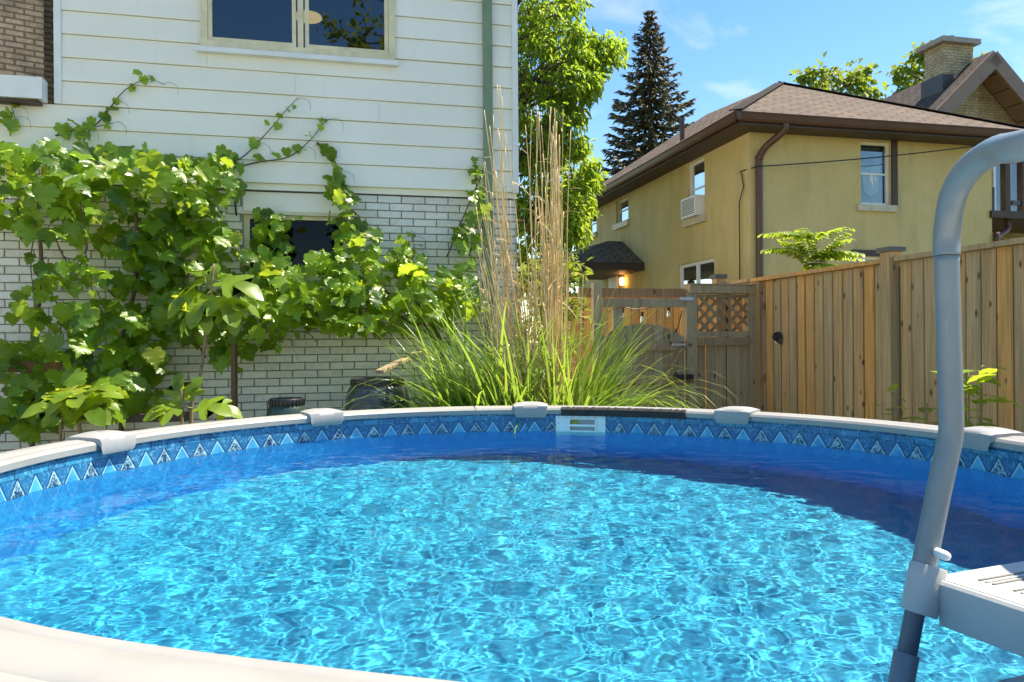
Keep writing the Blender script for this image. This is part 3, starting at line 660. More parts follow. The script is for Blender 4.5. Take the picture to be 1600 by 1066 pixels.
# ================================================================== yellow house
yc = at(1175, 300, 12.3); YR = Wall((yc.x, yc.y), DB, -DA); YL = Wall((yc.x, yc.y), DA, -DB)
YH = thing('yellow_house', YR.P(0, 0), 'two storey yellow stucco house with brown gutters behind the fence', 'house')
ZW = YR.sz(1200, 214)[1]; ZG0, ZG1 = ZW-.03, ZW+.12
LR = YR.sz(1553, 320)[0]; LL = YL.sz(914, 340)[0]+.4
def rect(W, x0, x1, xm, y0, y1): return (W.sz(x0, (y0+y1)/2)[0], W.sz(x1, (y0+y1)/2)[0], W.sz(xm, y1)[1], W.sz(xm, y0)[1])
wr = rect(YR, 1349, 1396, 1372, 221, 329); wr2 = rect(YR, 1336, 1384, 1360, 409, 460)
wr2 = (wr2[0], wr2[1], wr2[2]-.6, wr2[3])
def rectL(x0, x1, y0, y1, xm=None):
    a = YL.sz(x1, y0)[0]; b_ = YL.sz(x0, y0)[0]; xm = xm or (x0+x1)/2
    return (a, b_, YL.sz(xm, y1)[1], YL.sz(xm, y0)[1])
wl = [rectL(1078, 1105, 240, 344), rectL(966, 985, 296, 350), rectL(920, 935, 320, 368), rectL(1062, 1118, 413, 470)]
wl[0] = (*wl[0][:3], ZW-.02); wl[1] = (*wl[1][:3], ZW-.06); wl[2] = (*wl[2][:3], ZW-.06)
wr = (*wr[:3], ZW-.03)
wall_mesh(YR, 0, LR, 0, ZW+.1, [wr, wr2], .14, 'wall', M['stucco'], YH)
wall_mesh(YL, 0, LL, 0, ZW+.1, wl, .14, 'wall', M['stucco'], YH)
mb = MB(); mb.add([YR.P(LR, 0), YR.P(LR, 0)+DA*LL, YR.P(LR, ZW+.1)+DA*LL, YR.P(LR, ZW+.1)], [(0, 1, 2, 3)]); mb.add([YL.P(LL, 0), YL.P(LL, 0)+DB*LR, YL.P(LL, ZW+.1)+DB*LR, YL.P(LL, ZW+.1)], [(0, 1, 2, 3)]); mb.build('wall', M['stucco'], YH)
w_ = window(YR, YH, *wr, -.06, .045, M['pvc'], M['glass'], hs=((wr[2]+wr[3])/2,), sill=(.05, .11, .08), curtain=True, label='white sash window with a bunched sheer curtain')
# a curtain bunched up in the lower sash
mb = MB(); cs_, cw = (wr[0]+wr[1])/2, (wr[1]-wr[0])/2-.07; zc = wr[2]+.22
for i in range(15):
    for j in range(9):
        u, v = -1+i/7, j/8; bulge = .12*math.sin(PI*v); mb.v.append(YR.P(cs_+cw*u*(.55+.45*v), zc+.55*v*(1-.12*u*u)-.05*math.cos(u*2), -.13+bulge*.4*(1-u*u)+.012*math.sin(u*14+v*5)))
mb.f = [[i*9+j, (i+1)*9+j, (i+1)*9+j+1, i*9+j+1] for i in range(14) for j in range(8)]; mb.build('gathered_curtain', M['pvc'], w_, True)
MB().wbox(YR, wr[1]+.002, wr[1]+.11, wr[2]-.02, ZW, -.1, .03).build('shutter_board', M['brown_wood'], YH)
window(YR, YH, *wr2, -.06, .05, M['pvc'], M['glass'], curtain=True)
MB().wbox(YR, wr2[0]-.05, wr2[1]+.05, wr2[3]+.003, wr2[3]+.1, -.02, .05).build('lintel', M['brown_wood'], YH)
for i, q in enumerate(wl):
    if i < 3: window(YL, YH, *q, -.05, .05, M['cream'] if i else M['white'], M['glass'], hs=(q[2]+(q[3]-q[2])*.52,), sill=(.07, .13, .09), curtain=i != 0)
    else: window(YL, YH, *q, -.03, .06, M['white'], M['glass'], vs=((q[0]+q[1])/2,), sw=.1, curtain=True)
# soffit, fascia, gutters
OV = .46
mb = MB(); o_ = OV
ring = [(-o_, -o_), (LR+.3, -o_), (LR+.3, LL+o_), (-o_, LL+o_)]
def yp(a, b_, z): return YR.P(0, z)+DB*a+DA*b_
mb.add([yp(*q, ZW) for q in ring]+[yp(*q, ZW+.03) for q in ring], [(3, 2, 1, 0), (4, 5, 6, 7), (0, 1, 5, 4), (1, 2, 6, 5), (2, 3, 7, 6), (3, 0, 4, 7)]); mb.build('soffit', M['brown_wood'], YH)
for (a, b_) in ((0, 1), (0, 3)):
    p, q = ring[a], ring[b_]; P0, P1 = yp(*p, 0), yp(*q, 0); d = (P1-P0).normalized(); out = (-DA if b_ == 1 else -DB)
    mb = MB(); mb.prism([(-.02, ZW-.02), (-.02, ZW+.16), (0, ZW+.16), (0, ZW-.02)], P0+out*0, P1, out, UP); fa = mb.build('fascia', M['brown_wood'], YH)
    mb = MB(); mb.prism([(.002, ZW+.02), (.05, ZW+.02), (.075, ZW+.05), (.095, ZW+.12), (.11, ZW+.135), (.11, ZW+.145), (.09, ZW+.14), (.002, ZW+.13)], P0-d*.11, P1, out, UP); mb.build('gutter', M['brown_metal'], YH)
# hip roof
ZR = ZW+.15; pk = at(1237, 136, yp(LR/2, 3.0, 0).y); P1_ = yp(LR*.53, 3.0, pk.z); P2_ = yp(LR*.53, LL-2.6, pk.z+.28)
e_ = [yp(-OV-.1, -OV-.1, ZR), yp(LR+.35, -OV-.1, ZR), yp(LR+.35, LL+OV, ZR), yp(-OV-.1, LL+OV, ZR)]
def roof_faces(mb, faces):
    for f in faces:
        k = len(mb.v); n_ = (f[1]-f[0]).cross(f[2]-f[0]).normalized(); u = (f[1]-f[0]).normalized(); v = n_.cross(u)
        mb.add(f, [tuple(range(len(f)))])
        for i, p in enumerate(f): mb.uv[k+i] = ((p-f[0]).dot(u), (p-f[0]).dot(v))
mb = MB(); roof_faces(mb, [[e_[0], e_[1], P1_], [e_[3], e_[0], P1_, P2_], [e_[2], e_[3], P2_], [e_[1], e_[2], P2_, P1_]])
rf_ = mb.build('roof', M['shingle'], YH)
for p, q in ((e_[0], P1_), (e_[1], P1_)): MB().bar(p+UP*.01, q+UP*.015, .2, .02, ch=.004).build('hip_cap', M['shingle_grey'], rf_)
vp = at(1071, 192, 17.2); MB().tube([vp-UP*.9, vp+UP*.05], .055, 12).build('vent_pipe', M['brown_metal'], rf_)
# downspout with elbow at the corner
sx = YR.sz(1187, 300)[0]; zt_ = ZW+.03
MB().tube(smooth_path([YR.P(sx+.22, zt_, OV-.0), YR.P(sx+.20, zt_-.12, OV-.04), YR.P(sx+.06, zt_-.3, .14), YR.P(sx, zt_-.48, .06), YR.P(sx, zt_-.7, .055), YR.P(sx, 1.5, .055), YR.P(sx, .1, .055)], 6), .055, 12).build('downspout', M['brown_metal'], YH, True)
# porch roof on the far end of the side wall
sA, zE = YL.sz(1009, 414)[0], YL.sz(1009, 414)[1]; sB = sA+2.6; oP = 2.3; ap = YL.P((sA+sB)/2, 0, .35); ap.z = at(958, 379, ap.y).z
k = [YL.P(sA, zE, 0), YL.P(sA, zE, oP), YL.P(sB, zE, oP), YL.P(sB, zE, 0)]; ap2 = YL.P((sA+sB)/2, ap.z, 0)
mb = MB(); roof_faces(mb, [[k[1], k[0], ap2, ap], [k[2], k[1], ap], [k[3], k[2], ap, ap2]]); pr_ = mb.build('porch_roof', M['shingle_dark'], YH)
mb = MB(); mb.hexa([p-UP*.16 for p in k]+[p-UP*.005 for p in k]); mb.build('eave_board', M['brown_wood'], pr_)
for p in (k[1], k[2]): q_ = p+(YL.P((sA+sB)/2, zE, oP/2)-p)*.06; MB().bar(Vector((q_.x, q_.y, 0)), q_-UP*.17, .12, .12).build('porch_post', M['brown_wood'], pr_)
lp = YL.P(*YL.sz(979, 443), .09)
mb = MB(); mb.lathe(lp, [(.0, -.09), (.045, -.075), (.06, -.02), (.06, .04), (.04, .085), (0, .095)], 14); pl_ = mb.build('porch_lamp', emit('warm_porch_light', (1, .5, .16), 7), YH, True)
MB().wbox(YL, *(sorted((YL.sz(968, 443)[0], YL.sz(955, 443)[0]))), lp.z-1.6, lp.z+.2, .004, .05).build('porch_door', M['white'], YH)
# recessed bay with balcony at the right end
B2 = Wall((YR.P(LR, 0, -1.5).x, YR.P(LR, 0, -1.5).y), DB, -DA)
zf0, zf1 = YR.sz(1575, 353)[1], YR.sz(1575, 342)[1]
bd = rect(B2, 1556, 1603, 1580, 258, 343)
wall_mesh(B2, 0, 5, 0, ZW+.6, [(bd[0], bd[1]+.5, zf1, bd[3])], .12, 'bay_wall', M['buff_brick'], YH, 0, True)
window(B2, YH, bd[0], bd[1]+.5, zf1+.02, bd[3], -.03, .09, M['pvc'], M['glass'], vs=(B2.sz(1583, 300)[0],), sw=.09, curtain=True)
mb = MB(); mb.wbox(YR, LR-.05, LR+3, zf0, zf1, -1.48, .05); bal = mb.build('balcony', M['brown_wood'], YH)
for px in (1578, 1604): a = YR.sz(px, 300)[0]; MB().wbox(YR, a-.055, a+.055, zf1+.002, ZW-.002, -.1, .01).build('balcony_post', M['brown_wood'], bal)
MB().wbox(YR, LR+.01, LR+.10, zf1+.004, zf1+.42, -.2, -.04).build('balcony_box', M['black'], bal)
MB().wbox(YR, LR+.45, LR+3, zf1+.12, zf1+.2, -.06, -.01).build('balcony_rail', M['cap_metal'], bal)
a = YR.sz(1553, 380)[0]; MB().tube(smooth_path([YR.P(a+.42, zf0-.005, -.1), YR.P(a+.38, zf0-.18, -.06), YR.P(a+.1, zf0-.34, .02), YR.P(a+.03, zf0-.55, .06), YR.P(a+.03, .2, .06)], 6), .05, 10).build('downspout', M['brown_metal'], YH, True)
# window air conditioner
q = wl[0]; az0 = q[2]+.005
mb = MB(); mb.wbox(YL, q[0]+.06, q[1]-.05, az0, az0+.36, -.25, .16); AC = thing('air_conditioner', YL.P((q[0]+q[1])/2, az0), 'white window air conditioner in the tall side window', 'air conditioner')
mb.build('casing', M['pvc'], AC)
for i in range(9): MB().wbox(YL, q[0]+.1, q[1]-.09, az0+.04+i*.033, az0+.056+i*.033, .158, .166).build('grille_bar', M['groove'], AC)
# service wire
p0 = YL.P(*YL.sz(1163, 275), .03); p1 = YR.P(YR.sz(1563, 241)[0], YR.sz(1563, 241)[1], .5)
k_ = YR.P(.06, p0.z+.02, .12)
pts = [k_.lerp(p1, i/16)-UP*.10*4*(i/16)*(1-i/16)*.5 for i in range(17)]
mb = MB(); mb.tube([p0-UP*2.6+YL.n*.02, p0-UP*.5+YL.n*.02, p0-UP*.25-DA*.1, p0-UP*.06-DA*.05, p0+UP*.01, *pts], .010, 6)
tag(mb.build('service_wire', M['black'], None, True), 'thin black service wire strung across the yellow house wall', 'wire')
# ================================================================== far brick house with gable and chimney
gc = at(1521, 112, 20.0); FW = Wall((gc.x, gc.y), DB, -DA); gz = gc.z
FH = thing('brick_house', FW.P(0, 0), 'buff brick house with brown gable and chimney above the yellow house roof', 'house')
hw, drop = 3.4, 3.15
mb = MB(); pf = [FW.P(-hw+.6, 0), FW.P(hw-.6, 0), FW.P(hw-.6, gz-drop+.45), FW.P(0, gz-.1), FW.P(-hw+.6, gz-drop+.45)]
mb.add(pf, [(0, 1, 2, 3, 4)])
for i, p in enumerate(pf): mb.uv[i] = ((p-FW.O).dot(DB), p.z)
mb.build('gable_wall', M['buff_brick'], FH)
A0, A1, A2 = FW.P(-hw, gz-drop, .75), FW.P(0, gz, .75), FW.P(hw, gz-drop, .75); bk = DA*8
mb = MB(); up = UP*.1; roof_faces(mb, [[A0+up+bk*0, A1+up, A1+up+bk, A0+up+bk][::-1], [A1+up, A2+up, A2+up+bk, A1+up+bk][::-1]]); rr = mb.build('roof', M['shingle_grey'], FH)
for a, b_ in ((A0, A1), (A1, A2)):
    d = (b_-a).normalized(); nn = d.cross(DA).normalized(); nn = nn if nn.z > 0 else -nn
    MB().prism([(-.28, 0), (.08, 0), (.08, .07), (-.28, .07)], a-d*.0, b_+d*.0, nn, -DA).build('bargeboard', M['taupe'], FH)
    for i in range(9):    # soffit planks
        t0_, t1_ = i/9, (i+1)/9-.006; q0_, q1_ = a.lerp(b_, t0_), a.lerp(b_, t1_); e = nn*-.06
        MB().hexa([q0_+e, q1_+e, q1_+e+DA*.74, q0_+e+DA*.74, q0_+e*.5, q1_+e*.5, q1_+e*.5+DA*.74, q0_+e*.5+DA*.74]).build('soffit_plank', M['taupe'], FH)
c0, c1 = FW.sz(1474, 100)[0]+.02, FW.sz(1522, 100)[0]; cz1 = FW.sz(1500, 82)[1]
def uvbox(W, a0, a1, z0, z1, o0, o1):
    mb = MB()
    for f, us in (([(a0, o1), (a1, o1)], None), ([(a1, o1), (a1, o0)], None), ([(a1, o0), (a0, o0)], None), ([(a0, o0), (a0, o1)], None)):
        k = len(mb.v); (xa, ya), (xb, yb) = f; L = math.hypot(xb-xa, yb-ya); mb.add([W.P(xa, z0, ya), W.P(xb, z0, yb), W.P(xb, z1, yb), W.P(xa, z1, ya)], [(0, 1, 2, 3)])
        for i, q_ in enumerate([(0, z0), (L, z0), (L, z1), (0, z1)]): mb.uv[k+i] = q_
    return mb
chm = uvbox(FW, c0+.02, c1, gz-1.6, cz1, -.55, .1).build('chimney', M['buff_brick'], rr)
MB().wbox(FW, c0-.12, c1+.12, cz1, cz1+.13, -.7, .24).build('chimney_cap', M['concrete'], rr)
MB().wbox(FW, c0-.05, c1+.02, gz-1.05, gz-.35, -.6, .14).build('flashing', M['cap_metal'], rr)
pc_ = FW.P((c0+c1)/2, cz1+.13, -.2); MB().tube([pc_, pc_+UP*.16], .14, 16).build('flue', M['cap_metal'], rr)
uvbox(FW, FW.sz(1489, 170)[0], FW.sz(1526, 170)[0], 0, gz-.35, 0, .16).build('chimney_breast', M['buff_brick'], FH)
q_ = A0.lerp(A1, .35)+DA*1.6+UP*.12; d = (A1-A0).normalized(); MB().hexa([q_, q_+d*.9, q_+d*.9+DA*.8, q_+DA*.8, q_+UP*.1, q_+d*.9+UP*.1, q_+d*.9+DA*.8+UP*.1, q_+DA*.8+UP*.1]).build('skylight', M['cap_metal'], rr)
# ================================================================== fences
FX = at(1180, 500, 8.76); FR = Wall((FX.x, FX.y), -DA, -DB)      # right-hand fence, s grows towards the camera
ZFT = FR.sz(1290, 428.5)[1]
FEN = thing('cedar_fence', FR.P(0, 0), 'tall cedar board fence with capped post running along the right side', 'fence')
BWd = .1397
def board_mesh(name, wd, h, th, mat, ch=.007):
    mb = MB(); a, b_ = wd/2, th/2
    mb.prism([(-a+ch, -b_), (a-ch, -b_), (a, -b_+ch), (a, b_), (-a, b_), (-a, -b_+ch)], Vector((0, 0, 0)), Vector((0, 0, h)), Vector((1, 0, 0)), Vector((0, 1, 0)))
    me = bpy.data.meshes.new(name); me.from_pydata([tuple(v) for v in mb.v], [], mb.f); me.materials.append(mat); return me
def place(me, name, parent, W, s, z, o, tilt=0, flip=False):
    ob = link(name, me, parent); x = W.d; y = -W.n     # local -y faces out
    R = Matrix((x, y, UP)).transposed()
    if R.determinant() < 0: R = Matrix((-x, y, UP)).transposed()
    Mx = R.to_4x4() @ Euler((0, tilt, 0)).to_matrix().to_4x4(); Mx.translation = W.P(s, z, o)-wloc(parent); ob.matrix_local = Mx; return ob
HB = ZFT-.03
bmesh1 = [board_mesh('fence_board', BWd-k_, HB, .019, M['cedar'], .006) for k_ in (.011, .014, .009)]
MB().wbox(FR, .2, FR.sz(1396, 500)[0]+6.2, .02, HB-.04, -.032, -.013).build('seam_light_block', M['stake'], FEN)  # dark sheet added behind the boards so no light leaks through the seams
s_post = FR.sz(1396, 500)[0]; sp0 = .24
ob = place(board_mesh('end_post', .155, ZFT-.005, .09, M['old_brown']), 'end_post', FEN, FR, .09, 0, .0)
n1 = int(round((s_post-.09-sp0)/BWd)); w1 = (s_post-.075-sp0)/n1
for i in range(n1): place(bmesh1[i % 3], 'fence_board', FEN, FR, sp0+w1*(i+.5), 0, .0+rnd.uniform(-.001, .004), rnd.uniform(-.002, .002))
post = place(board_mesh('post', .125, ZFT+.06, .125, M['cedar'], .006), 'post', FEN, FR, s_post, 0, .02)
MB().wbox(FR, s_post-.082, s_post+.082, ZFT+.062, ZFT+.10, -.065, .105).build('post_cap', M['cap_metal'], FEN)
for i in range(44):
    s = s_post+.085+BWd*(i+.5); place(bmesh1[(i*2+1) % 3], 'fence_board', FEN, FR, s, 0, .0+rnd.uniform(-.001, .004), rnd.uniform(-.002, .002))
    if i in (17, 35): place(post.data, 'post', FEN, FR, s+BWd/2, 0, .035)
for a, b_ in ((0.02, s_post-.085), (s_post+.085, s_post+6.2)): MB().wbox(FR, a, b_, ZFT-.028, ZFT+.012, -.06, .062).build('cap_rail', M['cedar'], FEN)
for z in (.35, 1.2, 2.0): MB().wbox(FR, 0.1, s_post+6.2, z, z+.085, -.075, -.034).build('back_rail', M['cedar'], FEN)
# small black solar lamp on the fence
sl_, zl_ = FR.sz(1221, 535); SLP = thing('solar_light', FR.P(sl_, zl_, .02), 'small black solar lamp fixed to the cedar fence boards', 'lamp')
mb = MB(); a = .055
mb.add([FR.P(sl_-a, zl_+.02, .025), FR.P(sl_, zl_+.075, .025), FR.P(sl_+a, zl_+.03, .025), FR.P(sl_+a*.7, zl_-.075, .025), FR.P(sl_-a*.6, zl_-.05, .025), FR.P(sl_-a*.55, zl_+.015, .10), FR.P(sl_, zl_+.06, .085), FR.P(sl_+a*.6, zl_+.01, .10), FR.P(sl_+a*.3, zl_-.04, .07), FR.P(sl_-a*.3, zl_-.03, .07)],
       [(0, 5, 6, 1), (1, 6, 7, 2), (2, 7, 8, 3), (3, 8, 9, 4), (4, 9, 5, 0), (5, 9, 8, 7, 6)]); mb.build('housing', M['black'], SLP)
MB().add([FR.P(sl_-.018, zl_-.055, .062), FR.P(sl_+.016, zl_-.058, .062), FR.P(sl_+.012, zl_-.03, .078), FR.P(sl_-.014, zl_-.028, .078)], [(0, 1, 2, 3)]).build('lens', M['pvc'], SLP)
# lattice section and gate between house and fence
GT = Wall((FX.x, FX.y), DB, -DA)
def gs(px, py=500): return GT.sz(px, py)
LAT = thing('lattice_fence', GT.P(gs(1130)[0], 0), 'weathered fence panel with diamond lattice beside the gate', 'fence')
zl0, zl1 = gs(1130, 532)[1], gs(1130, 470)[1]; sp1, sp2 = gs(1080)[0], gs(1173)[0]; ztop = gs(1130, 458)[1]
MB().wbox(GT, sp1-.075, sp1+.045, 0, gs(1080, 462)[1], -.05, .06).build('post', M['old_wood'], LAT)
MB().wbox(GT, sp2-.05, sp2+.045, 0, gs(1173, 462)[1], -.05, .06).build('post', M['old_wood'], LAT)
MB().wbox(GT, sp1-.05, gs(1180)[0]-.01, ztop-.045, ztop+.045, -.07, .085).build('top_beam', M['old_wood'], LAT)
MB().wbox(GT, sp1-.05, gs(1180)[0]-.01, ztop+.047, ztop+.062, -.08, .095).build('beam_cap', M['old_wood'], LAT)
a0, a1 = sp1+.047, sp2-.052
MB().wbox(GT, a0, a1, zl1-.002, zl1+.03, -.02, .03).build('lattice_frame', M['old_wood'], LAT)
zrl = gs(1130, 527)[1]
MB().wbox(GT, a0, a1, zrl-.03, zrl+.03, -.03, .055).build('rail', M['old_wood'], LAT)
MB().wbox(GT, a0, a1+.03, zrl-.125, zrl-.036, -.035, .065).build('rail', M['old_brown'], LAT)
def lattice(sgn, o):
    zb, zt = zrl+.03, zl1; H = zt-zb; W0 = a1-a0; step = .135; c = -H if sgn > 0 else 0
    x = a0-H+.03
    while x < a1+H:
        # line from (x,zb) to (x+sgn*H, zt), clipped to the frame
        t0_, t1_ = 0., 1.
        xa, xb = (x, x+H) if sgn > 0 else (x+H, x)
        dx = xb-xa
        for lo_, hi_ in ((a0, a1),):
            ta_, tb_ = (lo_-xa)/dx, (hi_-xa)/dx
            if ta_ > tb_: ta_, tb_ = tb_, ta_
            t0_, t1_ = max(t0_, ta_), min(t1_, tb_)
        if t1_-t0_ > .12: MB().bar(GT.P(xa+dx*t0_, zb+H*t0_, o), GT.P(xa+dx*t1_, zb+H*t1_, o), .036, .010, ref=GT.n, ch=0).build('lattice_slat', M['old_brown'], LAT)
        x += step
lattice(1, .012); lattice(-1, .023)
npk = 5; wpk = (a1-a0)/npk
for i in range(npk):
    me = board_mesh('picket', wpk-.012, zrl-.127, .018, M['old_wood']); place(me, 'picket', LAT, GT, a0+wpk*(i+.5), 0, .0+(.012 if i % 2 else 0))
# gate
GAT = thing('wooden_gate', GT.P(gs(1010)[0], 0), 'weathered arched wooden gate with diagonal brace behind the tall grass', 'gate')
g0, g1 = gs(938)[0], sp1-.09
zar = gs(1015, 509)[1]; zrr = gs(1070, 531)[1]
def arch(s): 
    u = (s-(g0+g1)/2)/((g1-g0)/2); return zrr+(zar-zrr)*(1-u*u)
npk = 8; wpk = (g1-g0)/npk
for i in range(npk):
    sa_, sb_ = g0+wpk*i+.004, g0+wpk*(i+1)-.004; mb = MB(); n_ = 4
    for o in (0, .02):
        mb.v += [GT.P(sa_, .06, o), GT.P(sb_, .06, o)]+[GT.P(sb_+(sa_-sb_)*k_/n_, arch(sb_+(sa_-sb_)*k_/n_), o) for k_ in range(n_+1)]
    m_ = n_+3; mb.f = [list(range(m_-1, -1, -1)), list(range(m_, 2*m_))]+[[k_, (k_+1) % m_, m_+(k_+1) % m_, m_+k_] for k_ in range(m_)]
    mb.build('gate_plank', M['old_wood'], GAT)
zra, zrb = gs(1050, 545)[1], gs(1060, 595)[1]
MB().wbox(GT, g0, g1, zra-.045, zra+.05, .022, .055).build('gate_rail', M['old_wood'], GAT)
MB().wbox(GT, g0, g1, zrb-.05, zrb+.045, .022, .055).build('gate_rail', M['old_wood'], GAT)
MB().wbox(GT, g0, g1, .25, .34, .022, .055).build('gate_rail', M['old_wood'], GAT)
MB().bar(GT.P(g1-.06, zra-.03, .068), GT.P(g0+.1, .3, .068), .022, .10, ref=GT.n).build('brace', M['old_wood'], GAT)
MB().wbox(GT, g1-.17, g1+.0, zra+.006, zra+.03, .056, .064).build('hinge_strap', M['steel'], GAT)
lz = gs(1070, 593)[1]
MB().wbox(GT, g1-.15, g1-.04, lz-.025, lz+.03, .056, .095).build('latch', M['black'], GAT)
MB().wbox(GT, g1+.0, g1+.07, lz-.05, lz+.03, .062, .10).build('latch_catch', M['black'], GAT)
MB().wbox(GT, sp1-.06, sp1-.03, zra, zra+.03, .061, .08).build('bolt', M['stake'], GAT)
# overhead beams of the gate frame
GF = thing('gate_frame', GT.P(gs(935)[0], 0), 'timber gate frame, two stacked beams on a grey post, over the arched gate', 'gate frame')
zb1 = gs(1000, 464)[1]; zb0 = gs(1000, 475)[1]
MB().wbox(GT, gs(905)[0], sp1-.077, gs(1000, 468)[1], gs(1000, 454)[1], -.02, .03).build('beam', M['old_brown'], GF)
MB().wbox(GT, gs(940)[0], sp1-.077, gs(1000, 483)[1], gs(1000, 470)[1], -.02, .05).build('beam', M['old_wood'], GF)
MB().wbox(GT, gs(923)[0], gs(936)[0], 0, gs(930, 446)[1], .031, .11).build('post', M['old_wood'], GF)
MB().wbox(GT, gs(958)[0], gs(972)[0], 0, gs(965, 484)[1], -.04, .018).build('post', M['old_wood'], GF)
MB().wbox(GT, gs(1059)[0], sp1+.0, gs(1070, 474)[1], gs(1070, 469)[1], .061, .07).build('plate', M['steel'], GF)
# fence seen behind the gate
BF = Wall((at(1110, 500, 11.6).x, at(1110, 500, 11.6).y), Vector((math.cos(.55), -math.sin(.55), 0)), Vector((-math.sin(.55), -math.cos(.55), 0)))
BFN = thing('rear_fence', BF.P(0, 0), 'bright orange cedar fence seen through the gap above the gate', 'fence')
zbf = BF.sz(1110, 458)[1]; bme = board_mesh('fence_board', .134, zbf, .018, M['cedar_lit'])
for i in range(9, 34): place(bme, 'fence_board', BFN, BF, -4.0+i*.14, 0, (i % 2)*.006)
MB().wbox(BF, -2.8, .8, zbf+.002, zbf+.04, -.05, .05).build('cap_rail', M['cedar_lit'], BFN)
# the same boundary fence carries on behind the lattice panel
FB = Wall((FX.x, FX.y), DA, -DB); FBN = thing('boundary_fence', FB.P(0, 0), 'cedar boundary fence behind the lattice panel with a dark capped post', 'fence')
bme = board_mesh('fence_board', .134, ZFT-.02, .018, M['cedar_lit'])
for i in range(14): place(bme, 'fence_board', FBN, FB, .2+i*.14, 0, (i % 2)*.006)
MB().wbox(FB, .1, 2.2, ZFT-.019, ZFT+.02, -.05, .05).build('cap_rail', M['cedar'], FBN)
a = FB.sz(1137, 450)[0]; MB().wbox(FB, a-.06, a+.06, 0, ZFT+.06, .052, .17).build('post', M['cedar'], FBN); MB().wbox(FB, a-.075, a+.075, ZFT+.061, ZFT+.11, .035, .19).build('post_cap', M['cap_metal'], FBN)
# string of bulbs under the beam
SLG = thing('string_lights', GT.P(gs(1000)[0], gs(1000, 485)[1], -.05), 'string of clear glass bulbs on black cord hanging in the gate opening', 'string lights')
cp = [(955, 490), (975, 482), (1000, 486), (1030, 482), (1052, 476), (1078, 472)]
mb = MB(); mb.tube(smooth_path([GT.P(*gs(*q), .0-.09) for q in cp], 6), .006, 6); mb.tube(smooth_path([GT.P(*gs(*q), -.09) for q in ((1072, 488), (1066, 512), (1062, 524))], 5), .006, 6); mb.build('cord', M['black'], SLG, True)
bg_ = glassmat('bulb_glass', (.95, .93, .85), .25)
for px, py in ((1009, 494), (1051, 486), (978, 488), (1062, 522)):
    p = GT.P(*gs(px, py), -.09); MB().tube([p+UP*.03, p-UP*.02], .016, 10).build('socket', M['black'], SLG)
    MB().lathe(p, [(.013, -.021), (.022, -.05), (.026, -.075), (.018, -.098), (.0, -.105)], 12).build('bulb', bg_, SLG, True)
# ================================================================== plants
def leaf_mesh(outline, cup=.25, droop=.25, wav=.05, seed=0):
    """flat lobed outline (right half) mirrored, folded on the midrib and drooping at the tip"""
    r = random.Random(seed); R_ = outline; L_ = [(-x, y) for x, y in reversed(outline) if x > 1e-6]
    ring = R_+L_
    def z(x, y): return -cup*x*x*1.4+abs(x)*.18-droop*max(0, y-.35)**2*1.2+wav*math.sin(x*9+seed)*math.cos(y*8+seed*2)
    mid = [(0, .12), (0, .42), (0, .72)]
    vs = [(x, y, z(x, y)) for x, y in ring]+[(x, y, z(x, y)-.02) for x, y in mid]
    n = len(ring); fs = []
    for i in range(n):
        a, b_ = i, (i+1) % n; ym = (ring[a][1]+ring[b_][1])/2
        k = 0 if ym < .22 else 1 if ym < .6 else 2
        fs.append((a, b_, n+k))
    # fill slivers between the mid points
    for sgn in (1, -1):
        idx = [i for i in range(n) if (ring[i][0]*sgn > 1e-6)]
        if sgn < 0: idx = idx[::-1]
        ks = [0 if (ring[idx[i]][1]+ring[idx[i+1]][1])/2 < .22 else 1 if (ring[idx[i]][1]+ring[idx[i+1]][1])/2 < .6 else 2 for i in range(len(idx)-1)]
        for i in range(len(ks)-1):
            if ks[i] != ks[i+1]: fs.append((n+ks[i], idx[i+1], n+ks[i+1]) if sgn > 0 else (n+ks[i+1], idx[i+1], n+ks[i]))
    return np.array(vs), fs
GO = [(0, .06), (.10, -.06), (.26, -.10), (.40, -.02), (.38, .08), (.50, .14), (.56, .27), (.49, .34), (.50, .44), (.37, .47), (.43, .58), (.36, .68), (.25, .68), (.22, .80), (.12, .84), (.07, .95), (0, 1.02)]
FO = [(0, .05), (.14, .0), (.30, .04), (.36, .14), (.25, .24), (.34, .30), (.52, .42), (.58, .58), (.48, .62), (.30, .50), (.20, .48), (.22, .66), (.24, .84), (.16, .97), (0, 1.08)]
EO = [(0, 0), (.16, .12), (.25, .32), (.24, .52), (.16, .76), (0, 1.0)]
def lm(name, outline, mat, seeds, **kw):
    out = []
    for sd_ in seeds:
        t_ = leaf_mesh(outline, seed=sd_, **kw); me = bpy.data.meshes.new(name); me.from_pydata(t_[0].tolist(), [], t_[1]); me.polygons.foreach_set('use_smooth', [True]*len(me.polygons)); me.materials.append(mat); out.append((t_, me))
    return out
GL = lm('leaf', GO, M['grape'], [1, 2, 3, 4, 5], cup=.55, droop=.5, wav=.06); FL = lm('leaf', FO, M['fig'], [1, 2, 3], cup=.35, droop=.6, wav=.04); WL = lm('leaf', EO, M['weed'], [1, 2], cup=.5, droop=.3, wav=.02)
def leaves_as_parts(parent, ents, LM, mat, keep=300, stuff='foliage'):
    """the largest leaves are parts of their own, the rest one mass"""
    cp_ = Vector((0, 0, CH)); ents = sorted(ents, key=lambda e: -(e[1].to_scale().x/(e[1].translation-cp_).length)*(2 if e[0] else 1))
    off = wloc(parent)
    for i, (f, Mx) in enumerate(ents[:keep]):
        o = link('leaf', LM[i % len(LM)][1], parent); m_ = Mx.copy(); m_.translation = m_.translation-off; o.matrix_local = m_
    if ents[keep:]: scatter(stuff, [l[0] for l in LM], [e[1] for e in ents[keep:]], mat, parent, True, 'stuff')
OUT = GW.n
